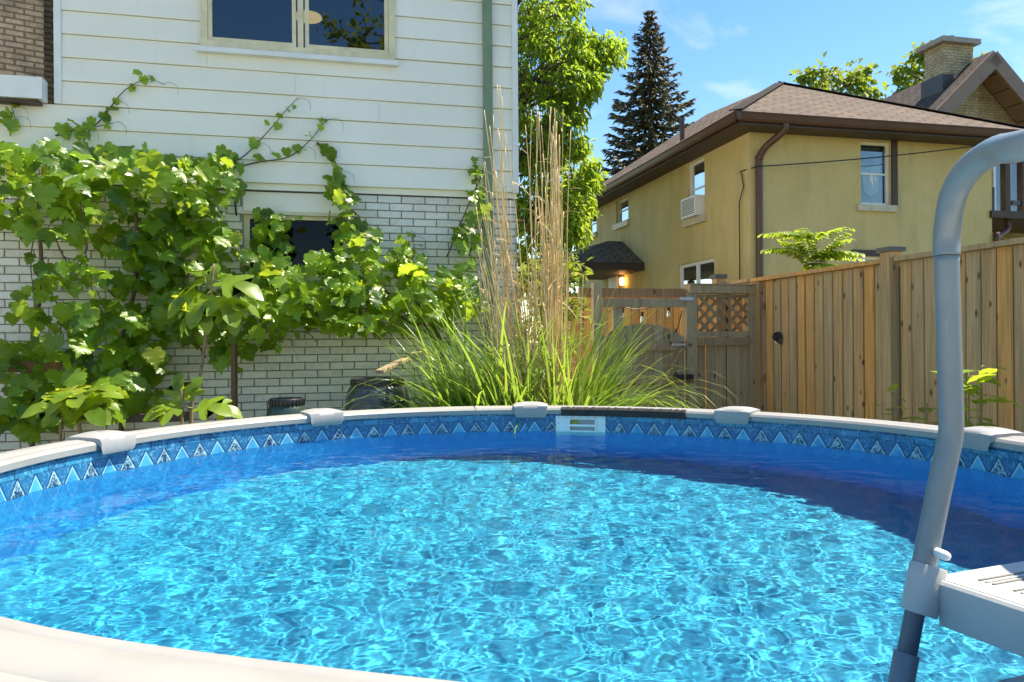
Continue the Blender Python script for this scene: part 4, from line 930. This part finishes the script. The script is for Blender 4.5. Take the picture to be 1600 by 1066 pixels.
# ---- grapevine on the grey house
VINE = thing('grape_vine', GW.P(GW.sz(200, 500)[0], 0, .3), 'large leafy grapevine spreading over the white brick wall', 'vine')
ents = []
def gl(p, size, front, up=.75):
    y = Vector((0, 0, -.75))+OUT*rnd.uniform(.1, .9)+rv(.75); zz = UP*up+OUT*rnd.uniform(.1, .9)+Vector((.35, 0, 0))+rv(.45)
    ents.append((front, frame(p-y.normalized()*size*.4, y, zz, size)))
#        cx   cy   rx  ry  n   o0   o1  size
blobs = [(60, 255, 95, 42, 62, .15, .55, .165), (190, 262, 110, 38, 60, .08, .40, .16), (315, 285, 60, 42, 42, .05, .35, .165), (20, 320, 40, 50, 20, .05, .35, .16),
         (95, 330, 60, 45, 22, .10, .55, .16), (215, 350, 60, 50, 46, .03, .25, .16), (300, 370, 70, 60, 60, .03, .30, .165), (240, 440, 60, 55, 50, .02, .25, .16), (120, 420, 70, 22, 20, .2, .55, .145),
         (60, 470, 45, 60, 18, .15, .5, .13), (170, 500, 75, 45, 46, .05, .45, .15), (300, 480, 65, 45, 55, .03, .30, .155), (60, 560, 75, 40, 52, .1, .5, .15), (190, 560, 70, 40, 46, .05, .4, .15), (50, 630, 70, 40, 48, .1, .5, .15),
         (175, 605, 60, 40, 34, .15, .5, .15), (225, 560, 40, 70, 26, .03, .25, .15),
         (430, 370, 34, 40, 22, .03, .2, .13), (390, 415, 55, 35, 36, .05, .3, .145), (430, 460, 60, 38, 50, .1, .5, .15), (500, 430, 60, 40, 56, .1, .55, .15), (545, 470, 60, 42, 60, .05, .55, .15), (560, 385, 40, 35, 30, .08, .35, .14),
         (610, 440, 60, 45, 60, .08, .5, .14), (680, 460, 60, 42, 60, .08, .5, .14), (735, 450, 40, 45, 36, .05, .4, .13), (640, 395, 35, 28, 16, .15, .45, .12), (540, 330, 22, 45, 26, .03, .2, .12), (530, 285, 16, 30, 12, .03, .15, .10),
         (330, 250, 60, 18, 18, .05, .25, .15), (400, 515, 50, 28, 22, .15, .5, .13), (370, 550, 30, 25, 12, .2, .35, .14), (690, 520, 40, 20, 12, .1, .3, .12), (490, 500, 55, 24, 24, .2, .55, .13), (590, 500, 60, 20, 22, .15, .5, .13),
         (745, 365, 25, 50, 10, .05, .2, .13), (715, 375, 14, 30, 5, .05, .2, .15), (750, 290, 16, 30, 9, .06, .16, .1), (440, 335, 40, 14, 8, .06, .2, .11)]
for cx, cy, rx, ry, n_, o0, o1, sz_ in blobs:
    for i in range(int(n_*1.08)):
        a = rnd.uniform(0, 2*PI); q = math.sqrt(rnd.random()); px, py = cx+rx*q*math.cos(a), cy+ry*q*math.sin(a)
        t_ = rnd.random(); o = o0+(o1-o0)*1.55*t_**1.2
        gl(GW.P(*GW.sz(px, py, o), o), sz_*rnd.uniform(.5, 1.32), t_ > .45)
# shoots: stems that reach out over the siding and hang from the mass
shoots = [[(115, 262), (140, 205), (165, 172), (200, 133), (237, 117), (262, 123)], [(270, 285), (330, 258), (380, 240), (425, 200), (448, 172), (470, 147)], [(310, 272), (400, 248), (455, 240), (490, 215), (508, 190), (520, 182)],
          [(500, 218), (520, 235), (535, 268), (542, 300), (546, 340)], [(65, 250), (60, 330), (52, 400), (55, 470), (58, 560)], [(120, 260), (135, 340), (140, 410), (165, 480), (160, 500)], [(20, 200), (30, 175), (22, 155)],
          [(735, 400), (750, 330), (748, 280), (745, 245)], [(700, 400), (735, 320), (762, 262)], [(640, 420), (650, 390), (645, 368)], [(430, 500), (435, 520), (440, 545)], [(90, 200), (120, 195), (150, 190), (180, 182)]]
for k, shp in enumerate(shoots):
    o = .05 if k not in (4, 5, 10) else .5
    pts = smooth_path([GW.P(*GW.sz(x, y, o), o+.03*math.sin(i*2.1+k)) for i, (x, y) in enumerate(shp)], 6)
    MB().tube(pts, [.0075*(1-.7*i/len(pts)) for i in range(len(pts))], 6).build('stem', M['vine_stem'] if k not in (6, 9, 10) else M['shoot'], VINE, True)
    N_ = len(pts)
    for i in range(3, N_, 4):
        f = 1-.62*i/N_
        for j in range(2): gl(pts[i]+OUT*.04+rv(.05), .135*f*rnd.uniform(.7, 1.15), True, .6)
    # tendrils
    for i in (N_//2, N_-2):
        p = pts[i]; q = [p, p+DB*.06+UP*.02, p+DB*.12-UP*.02+OUT*.02, p+DB*.13-UP*.09+OUT*.02]; MB().tube(smooth_path(q, 4), .0017, 4).build('tendril', M['shoot'], VINE, True)
for i in range(26):      # woody stems inside the mass
    x, y = rnd.uniform(20, 740), rnd.uniform(300, 480); x2, y2 = x+rnd.uniform(-90, 90), y+rnd.uniform(20, 110)
    if x > 370: y, y2 = rnd.uniform(430, 480), rnd.uniform(470, 510)
    o = rnd.uniform(.05, .25); MB().tube(smooth_path([GW.P(*GW.sz(x, y, o), o), GW.P(*GW.sz((x+x2)/2+rnd.uniform(-20, 20), (y+y2)/2, o), o+.04), GW.P(*GW.sz(x2, y2, o), o)], 5), .006, 5).build('stem', M['vine_stem'], VINE, True)
for x, xb in ((60, 50), (215, 190), (560, 690)):
    q = [GW.P(*GW.sz(x, 300 if x < 400 else 450, .12), .12), GW.P(*GW.sz((x+xb)/2+12, 430 if x < 400 else 500, .14), .14), GW.P(*GW.sz(xb, 540, .12), .12), GW.P(GW.sz(xb, 600, .1)[0], 0, .1)]; MB().tube(smooth_path(q, 6), [.014+.010*i/18 for i in range(19)], 8).build('trunk', M['vine_stem'], VINE, True)
leaves_as_parts(VINE, ents, GL, M['grape'], 296)
# ---- fig plants between pool and house
def fig(name, label, base, stems, leaves, group='fig plants beside the pool'):
    T_ = thing(name, base, label, 'fig plant', group); es = []
    for st, r0_, r1_ in stems:
        pts = smooth_path(st, 6); MB().tube(pts, [r0_+(r1_-r0_)*i/(len(pts)-1) for i in range(len(pts))], 8).build('stem', M['fig_stem'], T_, True)
    for p, y, z_, sz_ in leaves:
        y = Vector(y).normalized(); st = p-y*sz_*.35-UP*.0
        es.append((True, frame(p, y, Vector(z_)+rv(.15), sz_*1.06))); MB().tube([st-UP*.02, p+y*sz_*.06], .004, 5).build('petiole', M['shoot'], T_, True)
    leaves_as_parts(T_, es, FL, M['fig'], 300)
FY = 5.95
def fp(px, py, dy=0): return at(px, py, FY+dy)
b0 = fp(297, 640); gb = Vector((b0.x, b0.y, 0))
lv = [(fp(334, 440), (.1, 0, 1), (0, -1, .2), .16), (fp(342, 432), (1, -.2, -.12), (0, -.6, 1), .32), (fp(322, 432), (-1, -.1, -.25), (0, -.6, 1), .22), (fp(310, 446), (-.8, -.5, -.6), (-.2, -.7, .8), .26), (fp(325, 452), (-.25, -.7, -.75), (0, -.8, .6), .26), (fp(345, 455), (.6, -.6, -.55), (.3, -.6, .8), .28),
      (fp(350, 460), (1, .1, -.2), (0, -.4, 1), .26), (fp(300, 462), (-.5, .2, -.8), (-.6, -.6, .5), .26), (fp(352, 470), (.6, -.3, -.9), (.5, -.6, .5), .22), (fp(315, 470), (-.7, -.3, -.7), (-.4, -.7, .6), .24), (fp(330, 470), (.0, -.6, -.8), (0, -.9, .5), .2), (fp(322, 425), (-.3, .6, .4), (0, -.3, 1), .2)]
fig('fig_sapling', 'slender fig sapling with bare stem and bright leaves at the top', gb, [([gb, b0, fp(310, 590), fp(320, 530), fp(328, 480), fp(336, 405)], .018, .008)], lv)
c0_ = fp(283, 628, -.3); gb2 = Vector((c0_.x, c0_.y, 0))
lv = [(c0_, (-.9, -.4, -.1), (0, -.7, 1), .24), (c0_+UP*.03, (-.25, 0, 1), (0, -1, .3), .2), (c0_+UP*.05+DB*.03, (.35, .1, .9), (0, -1, .3), .17), (c0_+DB*.1, (1, -.3, .05), (0, -.7, 1), .24), (c0_-DB*.05, (-1, .2, .2), (0, -.4, 1), .18), (c0_+DB*.18, (1, .1, -.1), (0, -.5, 1), .22)]
fig('fig_sucker', 'short fig shoot with a few leaves at the foot of the sapling', gb2, [([gb2, c0_, c0_+UP*.1], .012, .006)], lv)
c1_ = at(118, 612, 5.4); gb3 = Vector((c1_.x, c1_.y, 0)); lv = []
for i in range(17):
    a = i*2.4; e = rnd.uniform(-.55, .5); lv.append((c1_+Vector((math.cos(a)*.05, math.sin(a)*.05, rnd.uniform(-.05, .06))), (math.cos(a), math.sin(a)*.8-.15, e), (math.cos(a)*-.3, -.5, 1), rnd.uniform(.19, .27)))
fig('fig_bush', 'bushy low fig with broad bright leaves behind the leftmost rail cap', gb3, [([gb3, gb3+UP*.6+DB*.05, c1_], .02, .012), ([gb3, gb3+UP*.5-DB*.1, c1_-UP*.15-DB*.1], .015, .01)], lv)
# ---- tall ornamental grass with last year's dry canes
gbs = at(845, 640, 6.15); gbase = Vector((gbs.x, gbs.y, 0))
GR = thing('ornamental_grass', gbase, 'tall ornamental grass clump with dry straw canes behind the pool', 'grass clump')
mb = MB()
def blade(p, lean, az, L_, wd, curl):
    n_ = 9; d = Vector((math.cos(az), math.sin(az), 0)); side = Vector((-d.y, d.x, 0)); th = lean; q = Vector(p); b = len(mb.v); tw = rnd.uniform(-.5, .5)
    for i in range(n_+1):
        t_ = i/n_; ww = wd*(1-t_**2.2)*(.55+.45*min(1, t_*6)); s_ = (side*math.cos(tw*t_*2)+d*math.sin(tw*t_*2))
        mb.v += [q-s_*ww, q+UP*0-(d*.2+UP*.1)*ww*.6, q+s_*ww]
        q = q+(d*math.sin(th)+UP*math.cos(th))*(L_/n_); th += curl/n_*(.35+1.9*t_**1.5)
    for i in range(n_):
        k = b+i*3; mb.f += [[k, k+1, k+4, k+3], [k+1, k+2, k+5, k+4]]
for i in range(1000):
    u = rnd.random(); cpx = rnd.choice([735, 765, 800, 840, 870, 895]); c = at(cpx+rnd.uniform(-28, 28), 640, 6.15+rnd.uniform(-.3, .35)); c.z = rnd.uniform(0, .35)
    az = rnd.uniform(0, 2*PI) if rnd.random() < .5 else (rnd.uniform(-.6, .6) if cpx > 840 else PI+rnd.uniform(-.6, .6))
    blade(c, rnd.uniform(.02, .22), az, rnd.uniform(1.15, 1.95), rnd.uniform(.011, .022), rnd.uniform(.3, 1.7)+(1.8 if rnd.random() < .15 else 0))
for i in range(130):
    cpx = rnd.choice([735, 755, 880, 900, 915]); c = at(cpx+rnd.uniform(-20, 20), 640, 5.95+rnd.uniform(-.2, .3)); c.z = rnd.uniform(.1, .5)
    blade(c, rnd.uniform(.12, .3), rnd.uniform(-.5, .5)+(PI if cpx < 800 else 0), rnd.uniform(1.3, 1.75), rnd.uniform(.010, .018), rnd.uniform(2.2, 3.4))
mb.build('blades', M['grass'], GR, True, 'stuff')
mb = MB()
def cane(x0, x1, y1, r_, bend=0.):
    Yd = 6.2+rnd.uniform(-.25, .25); p0_ = at(x0, 640, Yd); p0_.z = .2; p1_ = at(x1, y1, Yd+rnd.uniform(-.15, .15)); m_ = p0_.lerp(p1_, .4)+Vector((bend, 0, 0))+rv(.03); m2 = p0_.lerp(p1_, .75)+Vector((bend*.7, 0, 0))+rv(.035); pts = smooth_path([p0_, m_, m2, p1_], 5); n_ = len(pts)
    mb.tube(pts, [r_*(1-.62*i/n_) for i in range(n_)], 5)
    for k in range(2):
        i = rnd.randrange(3, n_-2); q = pts[i]; d = Vector((rnd.uniform(-1, 1), rnd.uniform(-.5, .5), rnd.uniform(-.2, .9))).normalized(); L2 = rnd.uniform(.12, .4); b = len(mb.v); sw2 = Vector((.006, 0, .002))
        for j in range(5):
            t2 = j/4; c = q+d*L2*t2-UP*.5*L2*t2*t2; mb.v += [c-sw2*(1-t2*.9), c+sw2*(1-t2*.9)]
        mb.f += [[b+2*j, b+2*j+1, b+2*j+3, b+2*j+2] for j in range(4)]
for i in range(62): cane(rnd.gauss(868, 11), rnd.gauss(868, 13), rnd.choice([180, 200, 230, 270, 320, 350, 380, 400])+rnd.uniform(-15, 25), rnd.uniform(.0045, .0085), rnd.uniform(-.04, .03))
for i in range(38): cane(rnd.uniform(800, 850), rnd.uniform(745, 800), rnd.choice([190, 260, 320, 370, 400, 430])+rnd.uniform(-20, 20), rnd.uniform(.004, .008), rnd.uniform(-.03, .05))
for i in range(16): cane(rnd.uniform(790, 850), rnd.uniform(780, 850), rnd.uniform(280, 450), rnd.uniform(.004, .007))
for x0_, x1_, y1_ in ((795, 783, 132), (800, 787, 134), (798, 790, 150), (790, 776, 180), (835, 845, 165), (842, 836, 172), (870, 872, 170), (840, 826, 195)): cane(x0_, x1_, y1_, .0065)
for i in range(26): cane(rnd.uniform(800, 900), rnd.uniform(700, 960), rnd.uniform(420, 560), rnd.uniform(.003, .005), rnd.uniform(-.1, .1))
mb.build('dry_canes', M['straw'], GR, True, 'stuff')
# ---- rain barrels, stake, diverter board
def barrel(px, ytop, Yd, R_, label, green=False):
    p = at(px, ytop, Yd); H = p.z; T_ = thing('rain_barrel', Vector((p.x, p.y, 0)), label, 'barrel', 'rain barrels by the brick wall'); c = Vector((p.x, p.y, 0))
    m_ = plain('barrel_plastic', (.055, .062, .070) if not green else (.03, .06, .045), .36, .25, 6, .15)
    MB().lathe(c, [(R_*.82, 0), (R_*.95, .05), (R_, .3), (R_*1.02, H*.45), (R_, H-.28), (R_*.97, H-.16), (R_*.90, H-.085), (R_*.80, H-.055), (R_*.78, H-.05)], 36).build('body', m_, T_, True)
    MB().lathe(c, [(R_*.80, H-.062), (R_*.815, H-.058), (R_*.815, H-.006), (R_*.79, H), (R_*.70, H), (R_*.68, H-.018), (0, H-.02)], 36).build('lid', M['black'], T_, 'auto')
    for k in range(28): a = 2*PI*k/28; d = Vector((math.cos(a), math.sin(a), 0)); MB().bar(c+d*R_*.82+UP*(H-.055), c+d*R_*.82+UP*(H-.01), .012, .008, ch=0).build('lid_rib', M['black'], T_)
    for a in (-.9, PI-.6):
        d = Vector((math.cos(a), math.sin(a), 0)); s_ = Vector((-d.y, d.x, 0)); q = c+d*R_*.99; MB().tube(smooth_path([q-s_*.09+UP*(H-.15), q-s_*.06+d*.012+UP*(H-.175), q+s_*.06+d*.012+UP*(H-.175), q+s_*.09+UP*(H-.15)], 5), .014, 8).build('handle', m_, T_, True)
barrel(589, 588, 6.25, .262, 'large dark grey rain barrel with screw lid in front of the brick wall')
barrel(447, 617, 6.2, .17, 'small dark green lidded barrel left of the large one', True)
p0, p1 = at(592, 584, 6.25), at(662, 545, 6.75); p0.z += .03
tag(MB().bar(p0, p1, .085, .03).build('diverter_board', M['old_wood']), 'weathered sloping board leading down to the large rain barrel', 'board')
p = at(365, 640, 6.5); tag(MB().bar(Vector((p.x, p.y, 0)), at(366, 470, 6.5), .055, .04).build('wooden_stake', M['stake']), 'square brown wooden stake standing in front of the brick wall', 'stake')
tag(MB().bar(at(-40, 560, 6.1), at(95, 563, 6.25), .03, .09).build('trellis_board', M['stake']), 'reddish brown horizontal board among the vine leaves at the left', 'board')
p, q = at(175, 640, 6.3), at(292, 640, 6.4); tag(MB().bar(p-UP*.02, q-UP*.02, .12, .07).build('garden_timber', M['brown_wood']), 'dark garden timber lying at the foot of the brick wall', 'timber')
# ---- weeds at the fence foot
def weed(px, py, Yd, n_, h, sz_, label):
    c = at(px, py, Yd); g_ = Vector((c.x, c.y, 0)); T_ = thing('weed', g_, label, 'weed', 'weeds along the cedar fence'); es = []
    top_ = c; MB().tube(smooth_path([g_, g_.lerp(c, .6)+rv(.03), top_], 5), .006, 6).build('stem', M['shoot'], T_, True)
    for i in range(n_):
        t_ = 1-i/n_*h/max(.3, c.z); p = g_.lerp(top_, max(.2, t_)); a = i*2.4+px; es.append((True, frame(p, (math.cos(a), math.sin(a)*.7, rnd.uniform(-.2, .5)), UP+rv(.3), sz_*rnd.uniform(.7, 1.2))))
    leaves_as_parts(T_, es, WL, M['weed'])
weed(1393, 622, 6.0, 8, .3, .19, 'small weed with a few rounded leaves left of the ladder tube'); weed(1512, 590, 5.0, 18, .6, .2, 'leafy weed rising right of the ladder tube against the fence')
weed(1448, 640, 5.8, 5, .2, .17, 'single low leafy weed just left of the ladder tube'); weed(1533, 582, 5.0, 8, .3, .2, 'tallest weed sprig against the grey fence boards')
weed(1330, 650, 6.6, 3, .2, .09, 'tiny weed peeping over the rail nearest the fence lamp')
# ---- tree of heaven sprouting behind the fence
c = at(1272, 418, 9.0); g_ = Vector((c.x, c.y, 0)); AIL = thing('ailanthus_sapling', g_, 'feathery leaved sapling rising above the cedar fence', 'sapling')
MB().tube(smooth_path([g_, g_+UP*1.5+DB*.03, c], 6), .02, 8).build('trunk', M['bark'], AIL, True)
lt = leaf_mesh(EO, cup=.4, droop=.4, seed=3)
for i in range(19):
    a = i*2.399+.4; el_ = rnd.uniform(.1, 1.0); L_ = rnd.uniform(.45, .76); d = Vector((math.cos(a)*math.cos(el_), math.sin(a)*math.cos(el_)*.7, math.sin(el_))); ms = []; st = c+UP*rnd.uniform(-.15, .3)
    pts = [st+d*L_*t_/8-UP*.22*L_*(t_/8)**2 for t_ in range(9)]; fr_ = MB().tube(pts, .004, 5).build('frond', M['shoot'], AIL, True)
    for k in range(1, 9):
        for j in (0, .5):
            if k+j > 8: continue
            p = pts[k].lerp(pts[k-1], j); ax = (pts[k]-pts[k-1]).normalized(); sd_ = ax.cross(UP).normalized(); sz_ = .15*(1-.35*abs(k-4)/4)
            for s_ in (1, -1): ms.append(frame(p, sd_*s_+ax*.45-UP*.25+rv(.12), UP+rv(.2), sz_))
    scatter('leaflets', lt, ms, M['weed'], fr_)
# ---- trees
def lanceleaf(w_=.2, fold=.12): return np.array([(0, 0, 0), (w_, .35, fold), (0, .42, -.03), (-w_, .35, fold), (0, 1, -.12), (w_*.6, .7, fold*.6), (-w_*.6, .7, fold*.6)]), [(0, 1, 2), (0, 2, 3), (2, 1, 5), (2, 5, 4), (2, 4, 6), (2, 6, 3)]
LL_ = lanceleaf(.19); BL_ = lanceleaf(.42, .15)
def tree(name, label, base, clusters, leaf, mat, lsz, per, trunk_r, hang=.7, twig=True):
    """clusters: world point + radius; limbs run from the trunk to every cluster"""
    T_ = thing(name, base, label, 'tree'); topz = max(c_[0].z for c_ in clusters)
    ax = [base+UP*(topz*.9)*k/8+Vector((.12*math.sin(k*1.3), .1*math.cos(k*1.7), 0))*(k > 0) for k in range(9)]
    tr = MB().tube(smooth_path(ax, 3), [trunk_r*(1-.9*i/24) for i in range(25)], 10).build('trunk', M['bark'], T_, True)
    lb, ms = MB(), []
    for c_, r_ in clusters:
        k = min(range(1, 9), key=lambda k_: abs(ax[k_].z-(c_.z-.35*(c_-ax[k_]).xy.length-.3))); s_ = ax[k]
        m_ = s_.lerp(c_, .5)+UP*.15*(c_-s_).length+rv(.1); lb.tube(smooth_path([s_, m_, c_], 5), [max(.012, trunk_r*.28*(1-.85*i/10)) for i in range(11)], 6)
        for q in range(max(5, per//14)):
            d = rv(1); d = d.normalized() if d.length > .1 else UP; e = c_+d*r_*rnd.uniform(.55, 1.05); lb.tube([c_, c_.lerp(e, .5)+rv(.05), e], [.012, .008, .004], 4)
            for j in range(14):
                t_ = rnd.uniform(.15, 1.08); p = c_.lerp(e, t_)+rv(.13*lsz/.13); y = d*.5-UP*hang+rv(.7); ms.append(frame(p, y, UP+rv(.8), lsz*rnd.uniform(.6, 1.25)))
    lb.build('limbs', M['bark'], T_, True, 'stuff'); scatter('crown', leaf, ms, mat, T_, True, 'stuff')
    return T_
mc = []
for x, y, r_ in [(832, 20, 42), (872, 25, 48), (905, 0, 26), (840, 75, 38), (868, 70, 30), (880, 105, 30), (912, 92, 22), (944, 70, 18), (966, 86, 15), (938, 108, 20), (905, 125, 26), (850, 135, 34), (885, 150, 34), (918, 140, 18), (828, 190, 32), (865, 195, 34), (898, 180, 20), (838, 245, 40), (878, 240, 36), (908, 228, 16), (925, 268, 12),
              (850, 290, 44), (893, 285, 34), (922, 290, 16), (858, 340, 48), (900, 335, 30), (918, 322, 12), (868, 395, 46), (896, 362, 22), (830, 420, 40), (820, 320, 40), (815, 110, 30), (815, 250, 30), (880, 320, 30), (835, 370, 40), (885, 360, 30), (855, 225, 30), (845, 45, 30), (905, 60, 14), (930, 88, 14), (890, 200, 22), (862, 432, 30), (840, 440, 34), (930, 128, 10),
              (790, 60, 45), (770, 160, 50), (780, 280, 50), (740, 90, 50), (730, 230, 50), (800, -60, 60), (870, -70, 50), (750, -90, 60), (840, -150, 50)]:
    mc += [(at(x+rnd.uniform(-8, 8)*k_, y+rnd.uniform(-8, 8)*k_, 14.6+rnd.uniform(-.5, .5)+(k_-.5)*1.0), r_*14.2/1200) for k_ in (0, 1)]
tree('boxelder_tree', 'light green leafy tree just right of the grey house corner', Vector((.0, 14.6, 0)), mc, LL_, M['maple'], .15, 165, .13)
fc = [(1262, 132, 18), (1285, 124, 20), (1312, 122, 18), (1332, 130, 18), (1350, 140, 16), (1362, 125, 12), (1300, 150, 25), (1335, 155, 20), (1365, 160, 16), (1275, 160, 25)]
tree('garden_tree', 'tree crown just showing above the yellow house roof ridge', at(1310, 400, 27).xy.to_3d(), [(at(x, y, 27+rnd.uniform(-1, 1)), r_*27/1200) for x, y, r_ in fc], BL_, M['far_leaf'], .24, 70, .22, .4)
fc = [(1412, 122, 10), (1430, 120, 14), (1445, 100, 14), (1460, 88, 14), (1440, 140, 24), (1420, 150, 18), (1465, 125, 22), (1530, 115, 16), (1543, 125, 10), (1500, 120, 30), (1585, 170, 10)]
tree('rear_tree', 'tree crown behind the brick chimney', at(1470, 400, 29).xy.to_3d(), [(at(x, y, 29+rnd.uniform(-1, 1)), r_*29/1200) for x, y, r_ in fc], BL_, M['far_leaf'], .24, 90, .22, .4)
# ---- spruce
tp = at(1023, 16, 28); sb = Vector((tp.x, tp.y, 0)); SPR = thing('spruce_tree', sb, 'tall dark spruce rising behind the yellow house', 'tree')
H = tp.z; MB().tube([sb, sb+UP*H*.5, sb+UP*(H-.1)], [.22, .14, .01], 8).build('trunk', M['bark'], SPR, True)
bmb, ms, cs_ = MB(), [], []
ndl = (np.array([(-.13, 0, 0), (.13, 0, 0), (.16, .55, -.04), (0, 1, 0), (-.16, .55, -.04), (0, .5, .1)]), [(0, 1, 5), (1, 2, 5), (2, 3, 5), (3, 4, 5), (4, 0, 5)])
z = H-.15; kk = 0
while z > 2.2:
    t_ = (H-z); R_ = min(2.5, .10+.40*t_**.92)*rnd.uniform(.82, 1.15); nb = 7+int(min(7, t_*1.5))
    for j in range(nb):
        a = kk*.7+j*2*PI/nb+rnd.uniform(-.25, .25); d = Vector((math.cos(a), math.sin(a), 0)); R2 = R_*rnd.uniform(.7, 1.12); droop = .10+.10*min(3, t_)/3
        pts = [sb+UP*z+d*R2*q/6+UP*(-droop*R2*math.sin(q/6*PI*.72)+.10*R2*(q/6)**3) for q in range(7)]
        bmb.tube(pts, [.03*(1-.8*q/6)*min(1, .3+t_/4) for q in range(7)], 4)
        m_ = int(10+R2*34)
        for q in range(m_):
            f = rnd.uniform(.12, 1.0); i = min(5, int(f*6)); p = pts[i].lerp(pts[i+1], f*6-i); sd_ = Vector((-d.y, d.x, 0))*rnd.choice([1, -1]); y = d*rnd.uniform(.3, 1)+sd_*rnd.uniform(.1, .9)*(1.2-f)-UP*rnd.uniform(-.15, .6)
            ms.append(frame(p, y, UP+rv(.4), rnd.uniform(.15, .30)*(.55+.45*min(1, t_/2.5))))
        if t_ < 4.2 and rnd.random() < .75:
            for q in range(3): f = rnd.uniform(.5, .98); i = min(5, int(f*6)); cs_.append(frame(pts[i]+rv(.05), -UP+rv(.25), d, rnd.uniform(.13, .2)))
    z -= rnd.uniform(.24, .36)*(1 if t_ > 1 else .7); kk += 1
bmb.build('branches', M['bark'], SPR, True, 'stuff'); scatter('needles', ndl, ms, M['spruce'], SPR, False, 'stuff')
cn = (np.array([(.16, .25, 0), (0, .25, .16), (-.16, .25, 0), (0, .25, -.16), (0, 0, 0), (0, 1, 0)]), [(4, 0, 1), (4, 1, 2), (4, 2, 3), (4, 3, 0), (5, 1, 0), (5, 2, 1), (5, 3, 2), (5, 0, 3)])
scatter('cones', cn, cs_, M['cone'], SPR, True, 'stuff')
sc_ = [(at(x, y, 9.6+rnd.uniform(-.3, .3)), r_*9.6/1200) for x, y, r_ in [(830, 440, 34), (860, 420, 30), (885, 450, 28), (845, 480, 40), (885, 495, 34), (820, 520, 40), (870, 540, 40), (895, 430, 16)]]
T_ = tree('side_shrub', 'leafy green shrub behind the dry canes beside the gate', Vector((.45, 9.6, 0)), sc_, LL_, M['far_leaf'], .11, 120, .05, .4)
# a leaf caught in the skimmer mouth
tl = ts0+(ts1-ts0)*.38; p = PP(tl, -.018, RIM-.066); tag(link('fallen_leaf', GL[0][1].copy()), 'yellow green leaf caught in the white skimmer mouth', 'leaf')
o = bpy.data.objects['fallen_leaf']; o.data.materials[0] = plain('yellowed_leaf', (.34, .30, .03), .5, .2, 20); o.matrix_world = frame(p, (.35, .1, -.9), (0, -1, .3), .048)

# tree standing behind the camera, seen mirrored in the upper window
rc = [(Vector((3.1+rnd.uniform(-1.7, 1.7), -4.5+rnd.uniform(-1.2, 1.2), 9.2+rnd.uniform(-1.8, 2.2))), rnd.uniform(.5, .8)) for i in range(16)]
tree('yard_tree', 'leafy tree mirrored in the right pane of the upper window', Vector((5.2, -5.2, 0)), rc, BL_, M['far_leaf'], .16, 60, .16, .5)
sw_, zw_ = GW.sz(489, 23, -.75); p = GW.P(sw_, zw_, -.75)
mb = MB(); mb.lathe(p, [(0, -.012), (.13, -.01), (.14, .0), (.13, .02), (0, .025)], 24)
tag(mb.build('ceiling_lamp', emit('warm_ceiling_light', (1, .62, .16), 2.2), None, True), 'round lit ceiling lamp glimpsed through the upper window', 'lamp')
